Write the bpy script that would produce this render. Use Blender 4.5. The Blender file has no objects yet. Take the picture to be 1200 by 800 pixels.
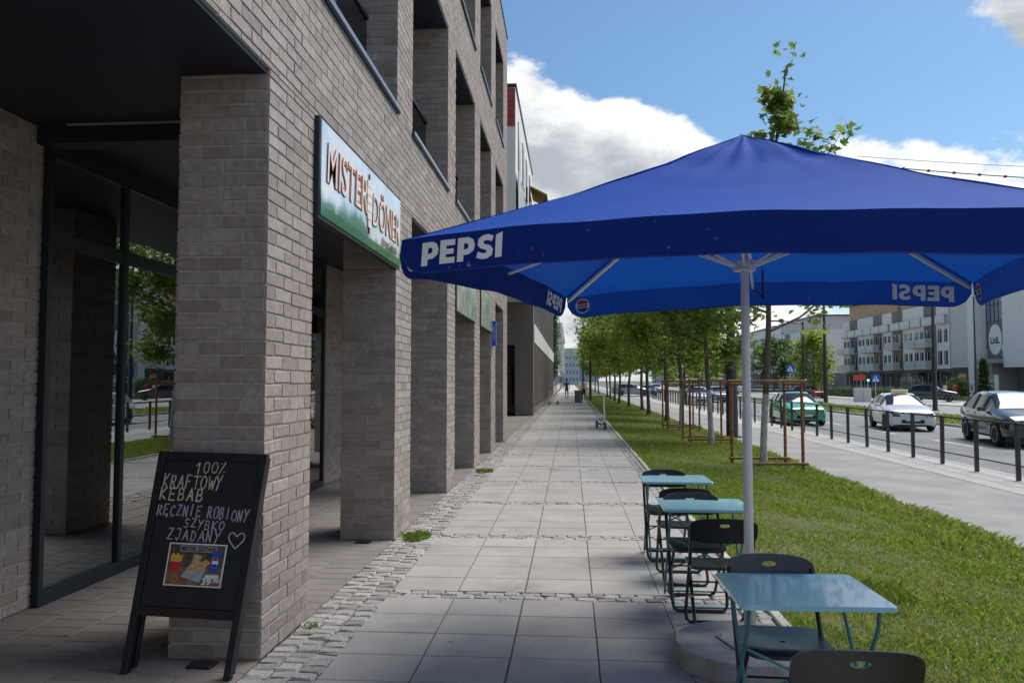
import bpy, bmesh, math, random
import numpy as np
from mathutils import Vector, Matrix
R = math.radians
random.seed(7); rng = np.random.default_rng(11)
scene = bpy.context.scene
col = scene.collection

# ------------------------------------------------------------------ camera
cam_d = bpy.data.cameras.new('camera'); cam = bpy.data.objects.new('camera', cam_d); col.objects.link(cam)
cam_d.sensor_width = 36; cam_d.lens = 27.0; cam_d.clip_end = 6000; cam_d.clip_start = .05
CAMH = 1.62
cam.location = (0, 0, CAMH); cam.rotation_euler = (R(90 + 2.926), 0, R(4.378))
scene.camera = cam

# ------------------------------------------------------------------ world / sky
SUN_EL, SUN_AZ = 57.0, 54.0          # azimuth measured from +Y towards +X
w = bpy.data.worlds.new('World'); scene.world = w; w.use_nodes = True
nt = w.node_tree; nt.nodes.clear()
def N(t, **k):
    n = nt.nodes.new(t)
    for a, b in k.items(): setattr(n, a, b)
    return n
L = nt.links.new
out = N('ShaderNodeOutputWorld'); bg = N('ShaderNodeBackground'); bg.inputs[1].default_value = .1
sky = N('ShaderNodeTexSky'); sky.sky_type = 'NISHITA'; sky.sun_disc = False
sky.sun_elevation = R(SUN_EL); sky.sun_rotation = R(SUN_AZ); sky.air_density = 1.15; sky.dust_density = .7; sky.ozone_density = 1.3
geo = N('ShaderNodeNewGeometry')
tc = N('ShaderNodeTexCoord')
sep = N('ShaderNodeSeparateXYZ'); L(tc.outputs['Generated'], sep.inputs[0])
def M(op, a, b=None, c=None, clamp=False):
    n = N('ShaderNodeMath', operation=op); n.use_clamp = clamp
    for i, v in enumerate((a, b, c)):
        if v is None: continue
        if isinstance(v, (int, float)): n.inputs[i].default_value = v
        else: L(v, n.inputs[i])
    return n.outputs[0]
# cumulus: fractal noise over the view direction, denser low down and in a few banks
def noise(vec, scale, detail, rough, off=(0, 0, 0)):
    mp = N('ShaderNodeMapping'); mp.inputs['Location'].default_value = off; mp.inputs['Scale'].default_value = (1, 1, 1.9); L(vec, mp.inputs[0])
    n = N('ShaderNodeTexNoise'); n.inputs['Scale'].default_value = scale; n.inputs['Detail'].default_value = detail
    n.inputs['Roughness'].default_value = rough; L(mp.outputs[0], n.inputs['Vector']); return n.outputs[0]
BANKS = [((-.04, 1, .36), 420, .15), ((-.06, 1, .27), 130, .14), ((.09, 1, .30), 320, .16), ((.17, 1, .265), 500, .14), ((.07, 1, .22), 120, .17), ((.18, 1, .20), 260, .12), ((.345, 1, .30), 700, .15), ((.44, 1, .27), 380, .19), ((.52, 1, .235), 300, .15), ((.58, 1, .50), 300, .24), ((.28, 1, .52), 26, -.17), ((.23, 1, .40), 300, -.09), ((.27, 1, .33), 700, -.08), ((.48, 1, .40), 260, -.10)]
def density(vec):
    s_ = N('ShaderNodeSeparateXYZ'); L(vec, s_.inputs[0]); z_ = M('MAXIMUM', s_.outputs[2], 0.0)
    hor = M('SUBTRACT', 1.0, M('MULTIPLY', z_, 4.2), None, True)
    d = M('ADD', M('MULTIPLY', noise(vec, 3.2, 12, .60, (2.3, .7, .35)), 1.0), M('MULTIPLY', M('POWER', hor, 1.5), .34))
    d = M('ADD', d, M('MULTIPLY', M('SUBTRACT', noise(vec, 11.0, 8, .62, (1.3, 5.2, .8)), .5), .22))
    for (dr, k, am) in BANKS:
        vm = N('ShaderNodeVectorMath', operation='DOT_PRODUCT'); L(vec, vm.inputs[0]); vm.inputs[1].default_value = Vector(dr).normalized()
        d = M('ADD', d, M('MULTIPLY', M('POWER', M('MAXIMUM', vm.outputs['Value'], 0.0), k), am))
    return d
den = density(tc.outputs['Generated'])
up = N('ShaderNodeVectorMath', operation='ADD'); L(tc.outputs['Generated'], up.inputs[0]); up.inputs[1].default_value = (.02, 0, .055)
upn = N('ShaderNodeVectorMath', operation='NORMALIZE'); L(up.outputs[0], upn.inputs[0]); den_up = density(upn.outputs[0])
mr = N('ShaderNodeMapRange', interpolation_type='SMOOTHSTEP'); L(den, mr.inputs[0])
mr.inputs[1].default_value = .535; mr.inputs[2].default_value = .615  # low cut-off adds unseen cloud for fill light; negative banks thin it in view
sh = N('ShaderNodeMapRange', interpolation_type='SMOOTHSTEP'); L(M('ADD', M('ADD', M('MULTIPLY', den_up, .75), M('MULTIPLY', den, .25)), M('MULTIPLY', M('SUBTRACT', noise(tc.outputs['Generated'], 7.0, 8, .6, (4.1, 2.2, .1)), .5), .9)), sh.inputs[0])
sh.inputs[1].default_value = .50; sh.inputs[2].default_value = .84
ccol = N('ShaderNodeMix', data_type='RGBA'); L(sh.outputs[0], ccol.inputs[0])
ccol.inputs[6].default_value = (3.6, 3.6, 3.6, 1); ccol.inputs[7].default_value = (1.6, 1.72, 1.88, 1)
mix = N('ShaderNodeMix', data_type='RGBA'); L(M('MULTIPLY', mr.outputs[0], .97), mix.inputs[0])
skm = N('ShaderNodeMix', data_type='RGBA', blend_type='MULTIPLY'); skm.inputs[0].default_value = 1
L(sky.outputs[0], skm.inputs[6]); skm.inputs[7].default_value = (.295, .375, .425, 1)
L(skm.outputs[2], mix.inputs[6]); L(ccol.outputs[2], mix.inputs[7])
L(mix.outputs[2], bg.inputs[0]); L(bg.outputs[0], out.inputs[0])

# ------------------------------------------------------------------ sun
sd = bpy.data.lights.new('sun', 'SUN'); sd.energy = 1.4; sd.angle = R(36.0); sd.color = (1, .955, .89)
sun = bpy.data.objects.new('sun', sd); col.objects.link(sun)
sv = Vector((math.cos(R(SUN_EL)) * math.sin(R(SUN_AZ)), math.cos(R(SUN_EL)) * math.cos(R(SUN_AZ)), math.sin(R(SUN_EL))))
sun.rotation_euler = sv.to_track_quat('Z', 'Y').to_euler(); sun.location = (0, 0, 30)
vs = scene.view_settings; vs.view_transform = 'Standard'; vs.look = 'None'; vs.gamma = 1; vs.use_curve_mapping = False; vs.exposure = 1.58

# ------------------------------------------------------------------ materials
def new_mat(name):
    m = bpy.data.materials.new(name); m.use_nodes = True; t = m.node_tree
    return m, t, t.nodes['Principled BSDF']
def pmat(name, c, rough=.6, metal=0, var=.0, scale=8, bump=0, bscale=40, spec=.5, coat=0, emit=None, trans=0, coords='Object', detail=5):
    m, t, b = new_mat(name)
    b.inputs['Base Color'].default_value = (*c, 1); b.inputs['Roughness'].default_value = rough
    b.inputs['Metallic'].default_value = metal; b.inputs['Specular IOR Level'].default_value = spec
    b.inputs['Coat Weight'].default_value = coat; b.inputs['Coat Roughness'].default_value = .04
    if emit: b.inputs['Emission Color'].default_value = (*emit[0], 1); b.inputs['Emission Strength'].default_value = emit[1]
    if var or bump:
        g = t.nodes.new('ShaderNodeTexCoord')
        if var:
            n = t.nodes.new('ShaderNodeTexNoise'); n.inputs['Scale'].default_value = scale; n.inputs['Detail'].default_value = detail
            t.links.new(g.outputs[coords], n.inputs['Vector'])
            r = t.nodes.new('ShaderNodeMapRange'); r.inputs[1].default_value = .3; r.inputs[2].default_value = .7
            r.inputs[3].default_value = 1 - var; r.inputs[4].default_value = 1 + var; t.links.new(n.outputs[0], r.inputs[0])
            x = t.nodes.new('ShaderNodeMix'); x.data_type = 'RGBA'; x.blend_type = 'MULTIPLY'; x.inputs[0].default_value = 1
            x.inputs[6].default_value = (*c, 1); t.links.new(r.outputs[0], x.inputs[7]); t.links.new(x.outputs[2], b.inputs['Base Color'])
        if bump:
            n = t.nodes.new('ShaderNodeTexNoise'); n.inputs['Scale'].default_value = bscale; n.inputs['Detail'].default_value = 6
            t.links.new(g.outputs[coords], n.inputs['Vector'])
            bp = t.nodes.new('ShaderNodeBump'); bp.inputs['Strength'].default_value = bump; bp.inputs['Distance'].default_value = .01
            t.links.new(n.outputs[0], bp.inputs['Height']); t.links.new(bp.outputs[0], b.inputs['Normal'])
    return m
def piece_mat(name, stops, stains=False, rough=.8, vscale=12, vamt=.25, bump=.25, bscale=60, streak=0.0, sscale=(3, 3, 25), speckle=0):
    """material for many alike pieces: tone differs from piece to piece (object random + island random)"""
    m, t, b = new_mat(name); lk = t.links.new; nn = t.nodes.new
    oi = nn('ShaderNodeObjectInfo'); ge = nn('ShaderNodeNewGeometry')
    ad = nn('ShaderNodeMath'); ad.operation = 'ADD'; lk(oi.outputs['Random'], ad.inputs[0]); lk(ge.outputs['Random Per Island'], ad.inputs[1])
    fr = nn('ShaderNodeMath'); fr.operation = 'FRACT'; lk(ad.outputs[0], fr.inputs[0])
    cr = nn('ShaderNodeValToRGB'); e = cr.color_ramp.elements
    while len(e) < len(stops): e.new(.5)
    for i, s in enumerate(stops): e[i].position = i / (len(stops) - 1); e[i].color = (*s, 1)
    lk(fr.outputs[0], cr.inputs[0])
    no = nn('ShaderNodeTexNoise'); no.inputs['Scale'].default_value = vscale; no.inputs['Detail'].default_value = 6; no.inputs['Roughness'].default_value = .65
    lk(ge.outputs['Position'], no.inputs['Vector'])
    mr = nn('ShaderNodeMapRange'); mr.inputs[1].default_value = .3; mr.inputs[2].default_value = .7; mr.inputs[3].default_value = 1 - vamt; mr.inputs[4].default_value = 1 + vamt
    lk(no.outputs[0], mr.inputs[0])
    mx = nn('ShaderNodeMix'); mx.data_type = 'RGBA'; mx.blend_type = 'MULTIPLY'; mx.inputs[0].default_value = 1
    lk(cr.outputs[0], mx.inputs[6]); lk(mr.outputs[0], mx.inputs[7]); last = mx.outputs[2]
    if streak:
        mp = nn('ShaderNodeMapping'); mp.inputs['Scale'].default_value = sscale; lk(ge.outputs['Position'], mp.inputs[0])
        n2 = nn('ShaderNodeTexNoise'); n2.inputs['Scale'].default_value = 1; n2.inputs['Detail'].default_value = 4; lk(mp.outputs[0], n2.inputs['Vector'])
        # pale lime bloom on some pieces only
        gate = nn('ShaderNodeMapRange'); gate.inputs[1].default_value = .5; gate.inputs[2].default_value = 1.0; lk(fr.outputs[0], gate.inputs[0])
        r2 = nn('ShaderNodeMapRange'); r2.inputs[1].default_value = .5; r2.inputs[2].default_value = .68; lk(n2.outputs[0], r2.inputs[0])
        mu = nn('ShaderNodeMath'); mu.operation = 'MULTIPLY'; lk(r2.outputs[0], mu.inputs[0]); lk(gate.outputs[0], mu.inputs[1])
        mu2 = nn('ShaderNodeMath'); mu2.operation = 'MULTIPLY'; lk(mu.outputs[0], mu2.inputs[0]); mu2.inputs[1].default_value = streak
        m2 = nn('ShaderNodeMix'); m2.data_type = 'RGBA'; lk(mu2.outputs[0], m2.inputs[0]); lk(last, m2.inputs[6]); m2.inputs[7].default_value = (.50, .455, .42, 1); last = m2.outputs[2]
    if speckle:
        n4 = nn('ShaderNodeTexNoise'); n4.inputs['Scale'].default_value = 180; n4.inputs['Detail'].default_value = 2; lk(ge.outputs['Position'], n4.inputs['Vector'])
        r4 = nn('ShaderNodeMapRange'); r4.inputs[1].default_value = .35; r4.inputs[2].default_value = .65; r4.inputs[3].default_value = 1 - speckle; r4.inputs[4].default_value = 1 + speckle; lk(n4.outputs[0], r4.inputs[0])
        m4 = nn('ShaderNodeMix'); m4.data_type = 'RGBA'; m4.blend_type = 'MULTIPLY'; m4.inputs[0].default_value = 1; lk(last, m4.inputs[6]); lk(r4.outputs[0], m4.inputs[7]); last = m4.outputs[2]
    if stains:
        vo = nn('ShaderNodeTexVoronoi'); vo.inputs['Scale'].default_value = 2.6; lk(ge.outputs['Position'], vo.inputs['Vector'])
        g1 = nn('ShaderNodeMapRange'); g1.inputs[1].default_value = .045; g1.inputs[2].default_value = .06; g1.inputs[3].default_value = .68; g1.inputs[4].default_value = 1; lk(vo.outputs['Distance'], g1.inputs[0])
        bl = nn('ShaderNodeTexNoise'); bl.inputs['Scale'].default_value = 1.1; bl.inputs['Detail'].default_value = 9; bl.inputs['Roughness'].default_value = .7; lk(ge.outputs['Position'], bl.inputs['Vector'])
        g2 = nn('ShaderNodeMapRange'); g2.inputs[1].default_value = .56; g2.inputs[2].default_value = .74; g2.inputs[3].default_value = 1; g2.inputs[4].default_value = .66; lk(bl.outputs[0], g2.inputs[0])
        mm = nn('ShaderNodeMath'); mm.operation = 'MULTIPLY'; lk(g1.outputs[0], mm.inputs[0]); lk(g2.outputs[0], mm.inputs[1])
        m5 = nn('ShaderNodeMix'); m5.data_type = 'RGBA'; m5.blend_type = 'MULTIPLY'; m5.inputs[0].default_value = 1; lk(last, m5.inputs[6]); lk(mm.outputs[0], m5.inputs[7]); last = m5.outputs[2]
    lk(last, b.inputs['Base Color']); b.inputs['Roughness'].default_value = rough; b.inputs['Specular IOR Level'].default_value = .35
    if bump:
        n3 = nn('ShaderNodeTexNoise'); n3.inputs['Scale'].default_value = bscale; n3.inputs['Detail'].default_value = 6; lk(ge.outputs['Position'], n3.inputs['Vector'])
        bp = nn('ShaderNodeBump'); bp.inputs['Strength'].default_value = bump; bp.inputs['Distance'].default_value = .006; lk(n3.outputs[0], bp.inputs['Height']); lk(bp.outputs[0], b.inputs['Normal'])
    return m
def leaf_mat(name, stops, trans=.35, rough=.5, dry=None):
    m, t, b = new_mat(name); lk = t.links.new; nn = t.nodes.new
    ge = nn('ShaderNodeNewGeometry'); cr = nn('ShaderNodeValToRGB'); e = cr.color_ramp.elements
    while len(e) < len(stops): e.new(.5)
    for i, s in enumerate(stops): e[i].position = i / (len(stops) - 1); e[i].color = (*s, 1)
    lk(ge.outputs['Random Per Island'], cr.inputs[0]); colr = cr.outputs[0]; b.inputs['Roughness'].default_value = rough
    if dry:      # straw coloured patches, wandering over the lawn
        no = nn('ShaderNodeTexNoise'); no.inputs['Scale'].default_value = 1.15; no.inputs['Detail'].default_value = 6; no.inputs['Roughness'].default_value = .68; lk(ge.outputs['Position'], no.inputs['Vector'])
        mr_ = nn('ShaderNodeMapRange'); mr_.inputs[1].default_value = .47; mr_.inputs[2].default_value = .66; mr_.inputs[4].default_value = .7; lk(no.outputs[0], mr_.inputs[0])
        dx = nn('ShaderNodeMix'); dx.data_type = 'RGBA'; lk(mr_.outputs[0], dx.inputs[0]); lk(colr, dx.inputs[6]); dx.inputs[7].default_value = (*dry, 1); colr = dx.outputs[2]
    lk(colr, b.inputs['Base Color'])
    b.inputs['Specular IOR Level'].default_value = .3
    tr = nn('ShaderNodeBsdfTranslucent'); hs = nn('ShaderNodeHueSaturation'); hs.inputs['Value'].default_value = 1.5; hs.inputs['Hue'].default_value = .485
    lk(colr, hs.inputs['Color']); lk(hs.outputs[0], tr.inputs[0])
    mi = nn('ShaderNodeMixShader'); mi.inputs[0].default_value = trans; lk(b.outputs[0], mi.inputs[1]); lk(tr.outputs[0], mi.inputs[2])
    lk(mi.outputs[0], t.nodes['Material Output'].inputs[0]); return m
def glass_mat(name, tint=(.55, .6, .6), ior=1.9, rough=.0, base=.0):
    m, t, b = new_mat(name); lk = t.links.new; nn = t.nodes.new
    tr = nn('ShaderNodeBsdfTransparent'); tr.inputs[0].default_value = (*tint, 1)
    gl = nn('ShaderNodeBsdfGlossy'); gl.inputs['Roughness'].default_value = rough; gl.inputs[0].default_value = (.95, .97, .97, 1)
    fr = nn('ShaderNodeFresnel'); fr.inputs[0].default_value = ior
    ma = nn('ShaderNodeMath'); ma.operation = 'MULTIPLY_ADD'; ma.inputs[1].default_value = .8; ma.inputs[2].default_value = base; lk(fr.outputs[0], ma.inputs[0])
    mi = nn('ShaderNodeMixShader'); lk(ma.outputs[0], mi.inputs[0]); lk(tr.outputs[0], mi.inputs[1]); lk(gl.outputs[0], mi.inputs[2])
    lk(mi.outputs[0], t.nodes['Material Output'].inputs[0]); return m
def fabric_mat(name, c, tcol, trans=.3, rough=.75, var=.06):
    m, t, b = new_mat(name); lk = t.links.new; nn = t.nodes.new
    b.inputs['Base Color'].default_value = (*c, 1); b.inputs['Roughness'].default_value = rough; b.inputs['Specular IOR Level'].default_value = .16
    b.inputs['Sheen Weight'].default_value = .0; b.inputs['Sheen Tint'].default_value = (.6, .65, 1, 1)
    g = nn('ShaderNodeTexCoord'); n = nn('ShaderNodeTexNoise'); n.inputs['Scale'].default_value = 3.5; n.inputs['Detail'].default_value = 7; lk(g.outputs['Object'], n.inputs['Vector'])
    bp = nn('ShaderNodeBump'); bp.inputs['Strength'].default_value = .25; bp.inputs['Distance'].default_value = .02; lk(n.outputs[0], bp.inputs['Height']); lk(bp.outputs[0], b.inputs['Normal'])
    # pale scuffs and dried drops
    n2 = nn('ShaderNodeTexNoise'); n2.inputs['Scale'].default_value = 26; n2.inputs['Detail'].default_value = 3; lk(g.outputs['Object'], n2.inputs['Vector'])
    n5 = nn('ShaderNodeTexNoise'); n5.inputs['Scale'].default_value = 2.2; n5.inputs['Detail'].default_value = 2; lk(g.outputs['Object'], n5.inputs['Vector'])
    mr = nn('ShaderNodeMapRange'); mr.inputs[1].default_value = .705; mr.inputs[2].default_value = .74; mr.inputs[4].default_value = .55; lk(n2.outputs[0], mr.inputs[0])
    mr5 = nn('ShaderNodeMapRange'); mr5.inputs[1].default_value = .5; mr5.inputs[2].default_value = .6; lk(n5.outputs[0], mr5.inputs[0])
    mu = nn('ShaderNodeMath'); mu.operation = 'MULTIPLY'; lk(mr.outputs[0], mu.inputs[0]); lk(mr5.outputs[0], mu.inputs[1])
    mx = nn('ShaderNodeMix'); mx.data_type = 'RGBA'; mx.inputs[6].default_value = (*c, 1); mx.inputs[7].default_value = (.45, .5, .7, 1); lk(mu.outputs[0], mx.inputs[0]); lk(mx.outputs[2], b.inputs['Base Color'])
    tr = nn('ShaderNodeBsdfTranslucent'); tr.inputs[0].default_value = (*tcol, 1)
    mi = nn('ShaderNodeMixShader'); mi.inputs[0].default_value = trans; lk(b.outputs[0], mi.inputs[1]); lk(tr.outputs[0], mi.inputs[2])
    lk(mi.outputs[0], t.nodes['Material Output'].inputs[0]); return m
def two_tone(name, a, b_, scale, lo=.42, hi=.58, rough=.9, bump=.3, bscale=80, detail=6, third=None):
    m, t, b = new_mat(name); lk = t.links.new; nn = t.nodes.new
    g = nn('ShaderNodeNewGeometry'); n = nn('ShaderNodeTexNoise'); n.inputs['Scale'].default_value = scale; n.inputs['Detail'].default_value = detail; n.inputs['Roughness'].default_value = .6
    lk(g.outputs['Position'], n.inputs['Vector'])
    r = nn('ShaderNodeMapRange'); r.inputs[1].default_value = lo; r.inputs[2].default_value = hi; lk(n.outputs[0], r.inputs[0])
    x = nn('ShaderNodeMix'); x.data_type = 'RGBA'; lk(r.outputs[0], x.inputs[0]); x.inputs[6].default_value = (*a, 1); x.inputs[7].default_value = (*b_, 1)
    n2 = nn('ShaderNodeTexNoise'); n2.inputs['Scale'].default_value = bscale; n2.inputs['Detail'].default_value = 3; lk(g.outputs['Position'], n2.inputs['Vector'])
    r2 = nn('ShaderNodeMapRange'); r2.inputs[1].default_value = .3; r2.inputs[2].default_value = .7; r2.inputs[3].default_value = .82; r2.inputs[4].default_value = 1.18; lk(n2.outputs[0], r2.inputs[0])
    y = nn('ShaderNodeMix'); y.data_type = 'RGBA'; y.blend_type = 'MULTIPLY'; y.inputs[0].default_value = 1; lk(x.outputs[2], y.inputs[6]); lk(r2.outputs[0], y.inputs[7])
    lk(y.outputs[2], b.inputs['Base Color']); b.inputs['Roughness'].default_value = rough; b.inputs['Specular IOR Level'].default_value = .3
    bp = nn('ShaderNodeBump'); bp.inputs['Strength'].default_value = bump; bp.inputs['Distance'].default_value = .008; lk(n2.outputs[0], bp.inputs['Height']); lk(bp.outputs[0], b.inputs['Normal'])
    return m
MT = {}
MT['brick'] = piece_mat('taupe_clinker_brick', [(.255, .208, .180), (.325, .272, .240), (.285, .236, .207), (.375, .320, .285), (.300, .250, .220), (.350, .297, .264)], rough=.72, vscale=22, vamt=.22, bump=.5, bscale=90, streak=.55, sscale=(14, 14, 5))
MT['mortar'] = two_tone('lime_mortar', (.44, .405, .375), (.38, .35, .325), 6, bump=.4)
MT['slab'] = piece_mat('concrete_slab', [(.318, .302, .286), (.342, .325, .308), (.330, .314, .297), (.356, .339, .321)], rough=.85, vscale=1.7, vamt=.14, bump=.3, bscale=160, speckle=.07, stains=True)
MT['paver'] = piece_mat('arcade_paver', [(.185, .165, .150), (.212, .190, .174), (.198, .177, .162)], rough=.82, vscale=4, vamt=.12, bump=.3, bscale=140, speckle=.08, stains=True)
MT['sett'] = piece_mat('granite_sett', [(.26, .246, .232), (.37, .354, .336), (.31, .296, .280), (.40, .384, .364), (.235, .222, .212), (.35, .336, .322)], rough=.85, vscale=35, vamt=.22, bump=.7, bscale=110, speckle=.22)
MT['joint'] = two_tone('sandy_joint', (.17, .155, .135), (.235, .215, .185), 9, bump=.6)
MT['edging'] = piece_mat('concrete_edging', [(.40, .385, .36), (.44, .42, .395)], rough=.9, vscale=6, vamt=.15, bump=.4, speckle=.1)
MT['asphalt'] = two_tone('road_asphalt', (.19, .188, .184), (.235, .231, .226), .6, bump=.5, bscale=140, rough=.85)
MT['path'] = two_tone('path_asphalt', (.27, .262, .258), (.325, .315, .308), .9, bump=.5, bscale=150, rough=.9)
MT['lightpave'] = two_tone('light_kerb_paving', (.44, .43, .40), (.50, .485, .46), 2.0, bump=.4, bscale=60)
MT['soil'] = two_tone('lawn_soil', (.075, .088, .026), (.125, .112, .055), 1.3, lo=.40, hi=.66, bump=.8, bscale=50)
MT['far_ground'] = two_tone('far_ground', (.10, .12, .05), (.20, .19, .16), .05)
MT['dark_metal'] = pmat('dark_metal', (.012, .014, .017), .42, .0, spec=.5)
MT['black_paint'] = pmat('black_pole_paint', (.012, .014, .018), .35, 0, spec=.6)
MT['black_plastic'] = pmat('black_plastic', (.012, .012, .014), .27, 0, spec=.7, bump=.12, bscale=300)
MT['black_tube'] = pmat('black_tube', (.010, .010, .012), .32, 0, spec=.6)
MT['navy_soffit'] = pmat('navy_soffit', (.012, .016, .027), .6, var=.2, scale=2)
MT['navy_frame'] = pmat('navy_frame', (.012, .017, .022), .45)
MT['sill'] = pmat('sill_metal', (.035, .038, .045), .35, .6)
MT['sill_edge'] = pmat('sill_edge', (.30, .31, .33), .35, .7)
MT['glass'] = glass_mat('shop_glass', (.42, .46, .47), 2.2, base=.26)
MT['balglass'] = glass_mat('balcony_glass', (.35, .38, .40), 1.55)
MT['dark_glass'] = pmat('dark_window', (.012, .014, .016), .05, spec=.38, coat=.0)
MT['interior'] = pmat('interior_wall', (.055, .052, .05), .9)
MT['interior_dark'] = pmat('interior_dark', (.02, .02, .022), .9)
MT['blind'] = pmat('roller_blind', (.15, .145, .115), .95, var=.1, scale=30)
MT['white_trim'] = pmat('white_trim', (.6, .59, .57), .5)
MT['concrete'] = pmat('cast_concrete', (.33, .32, .305), .9, var=.22, scale=9, bump=.5, bscale=70)
MT['alu'] = pmat('silver_aluminium', (.70, .71, .73), .38, .25, var=.04, scale=20)
MT['galv'] = pmat('galvanised_steel', (.55, .56, .57), .4, .7, var=.15, scale=40)
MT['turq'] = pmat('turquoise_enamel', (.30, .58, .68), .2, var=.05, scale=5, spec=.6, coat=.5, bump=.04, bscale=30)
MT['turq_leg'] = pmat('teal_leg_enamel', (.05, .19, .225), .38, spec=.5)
MT['wood'] = pmat('stake_wood', (.26, .125, .062), .8, var=.3, scale=14, bump=.4, bscale=60)
MT['rubber_tie'] = pmat('rubber_tie', (.012, .012, .012), .8)
MT['bark_white'] = pmat('limewashed_bark', (.40, .40, .385), .9, var=.35, scale=10, bump=.7, bscale=40)
MT['bark'] = pmat('young_bark', (.105, .085, .066), .9, var=.35, scale=9, bump=.7, bscale=40)
MT['leaf_a'] = leaf_mat('plane_leaf', [(0.078, 0.152, 0.028), (0.132, 0.240, 0.034), (0.194, 0.287, 0.044), (0.062, 0.124, 0.031), (0.296, 0.333, 0.070)], .42)
MT['leaf_b'] = leaf_mat('lime_leaf', [(0.077, 0.163, 0.029), (0.143, 0.260, 0.036), (0.204, 0.318, 0.043), (0.284, 0.350, 0.049), (0.350, 0.350, 0.059)], .45)
MT['leaf_c'] = leaf_mat('dark_leaf', [(0.034, 0.074, 0.017), (0.060, 0.118, 0.022), (0.084, 0.144, 0.024)], .35)
MT['grass'] = leaf_mat('grass_blade', [(0.109, 0.205, 0.022), (0.160, 0.272, 0.027), (0.212, 0.309, 0.038), (0.134, 0.224, 0.027), (0.309, 0.333, 0.095), (0.180, 0.291, 0.034)], .4, .55, dry=(0.278, 0.284, 0.095))
MT['weed'] = leaf_mat('weed_leaf', [(.10, .17, .02), (.16, .23, .03)], .35)
MT['flower'] = pmat('clover_flower', (.75, .74, .70), .8)
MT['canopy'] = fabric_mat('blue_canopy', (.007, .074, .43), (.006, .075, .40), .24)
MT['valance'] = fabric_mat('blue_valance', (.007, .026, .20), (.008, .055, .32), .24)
MT['print_white'] = pmat('white_print', (.78, .79, .82), .7)
MT['print_red'] = pmat('red_print', (.55, .02, .04), .7)
MT['print_blue'] = pmat('blue_print', (.01, .03, .22), .7)
MT['print_black'] = pmat('black_print', (.01, .01, .012), .7)
MT['white'] = pmat('white_render', (.72, .715, .70), .85, var=.05, scale=1.5)
MT['offwhite'] = pmat('offwhite_render', (.56, .555, .54), .85, var=.06, scale=1.2)
MT['greyrender'] = pmat('grey_render', (.30, .30, .295), .85, var=.08, scale=1)
MT['darkgrey'] = pmat('dark_grey_cladding', (.070, .070, .072), .8, var=.15, scale=1)
MT['midgrey'] = pmat('mid_grey_cladding', (.17, .17, .172), .8, var=.15, scale=1)
MT['timber'] = pmat('timber_cladding', (.50, .33, .20), .8, var=.2, scale=2)
MT['redtile'] = pmat('red_tile', (.33, .050, .040), .6, var=.25, scale=8)
MT['railglass'] = pmat('frosted_rail', (.42, .47, .46), .25, spec=.6)
MT['tower'] = pmat('tower_glass', (.20, .27, .36), .3, var=.1, scale=.05)
MT['hazewhite'] = pmat('far_pale_facade', (.52, .56, .60), .9)
MT['line'] = pmat('road_marking', (.62, .62, .60), .8, var=.12, scale=4)
def car_paint(n, c, metal=.0, rough=.22): return pmat(n, c, rough, metal, coat=.9, spec=.5)
MT['tyre'] = pmat('tyre_rubber', (.012, .012, .012), .85)
MT['rim'] = pmat('alloy_rim', (.45, .45, .46), .3, .8)
MT['lamp_glass'] = pmat('headlight_glass', (.075, .08, .09), .16, .3, coat=.2)
MT['plate'] = pmat('number_plate', (.7, .7, .68), .5)
MT['yellow'] = pmat('taxi_yellow', (.72, .60, .30), .5)
MT['signblue'] = pmat('sign_blue', (.012, .085, .42), .5)
MT['signwhite'] = pmat('sign_white', (.75, .75, .75), .5)
MT['signred'] = pmat('sign_red', (.62, .05, .035), .5)
MT['signgreen'] = pmat('sign_green', (.03, .35, .14), .5)

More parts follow.
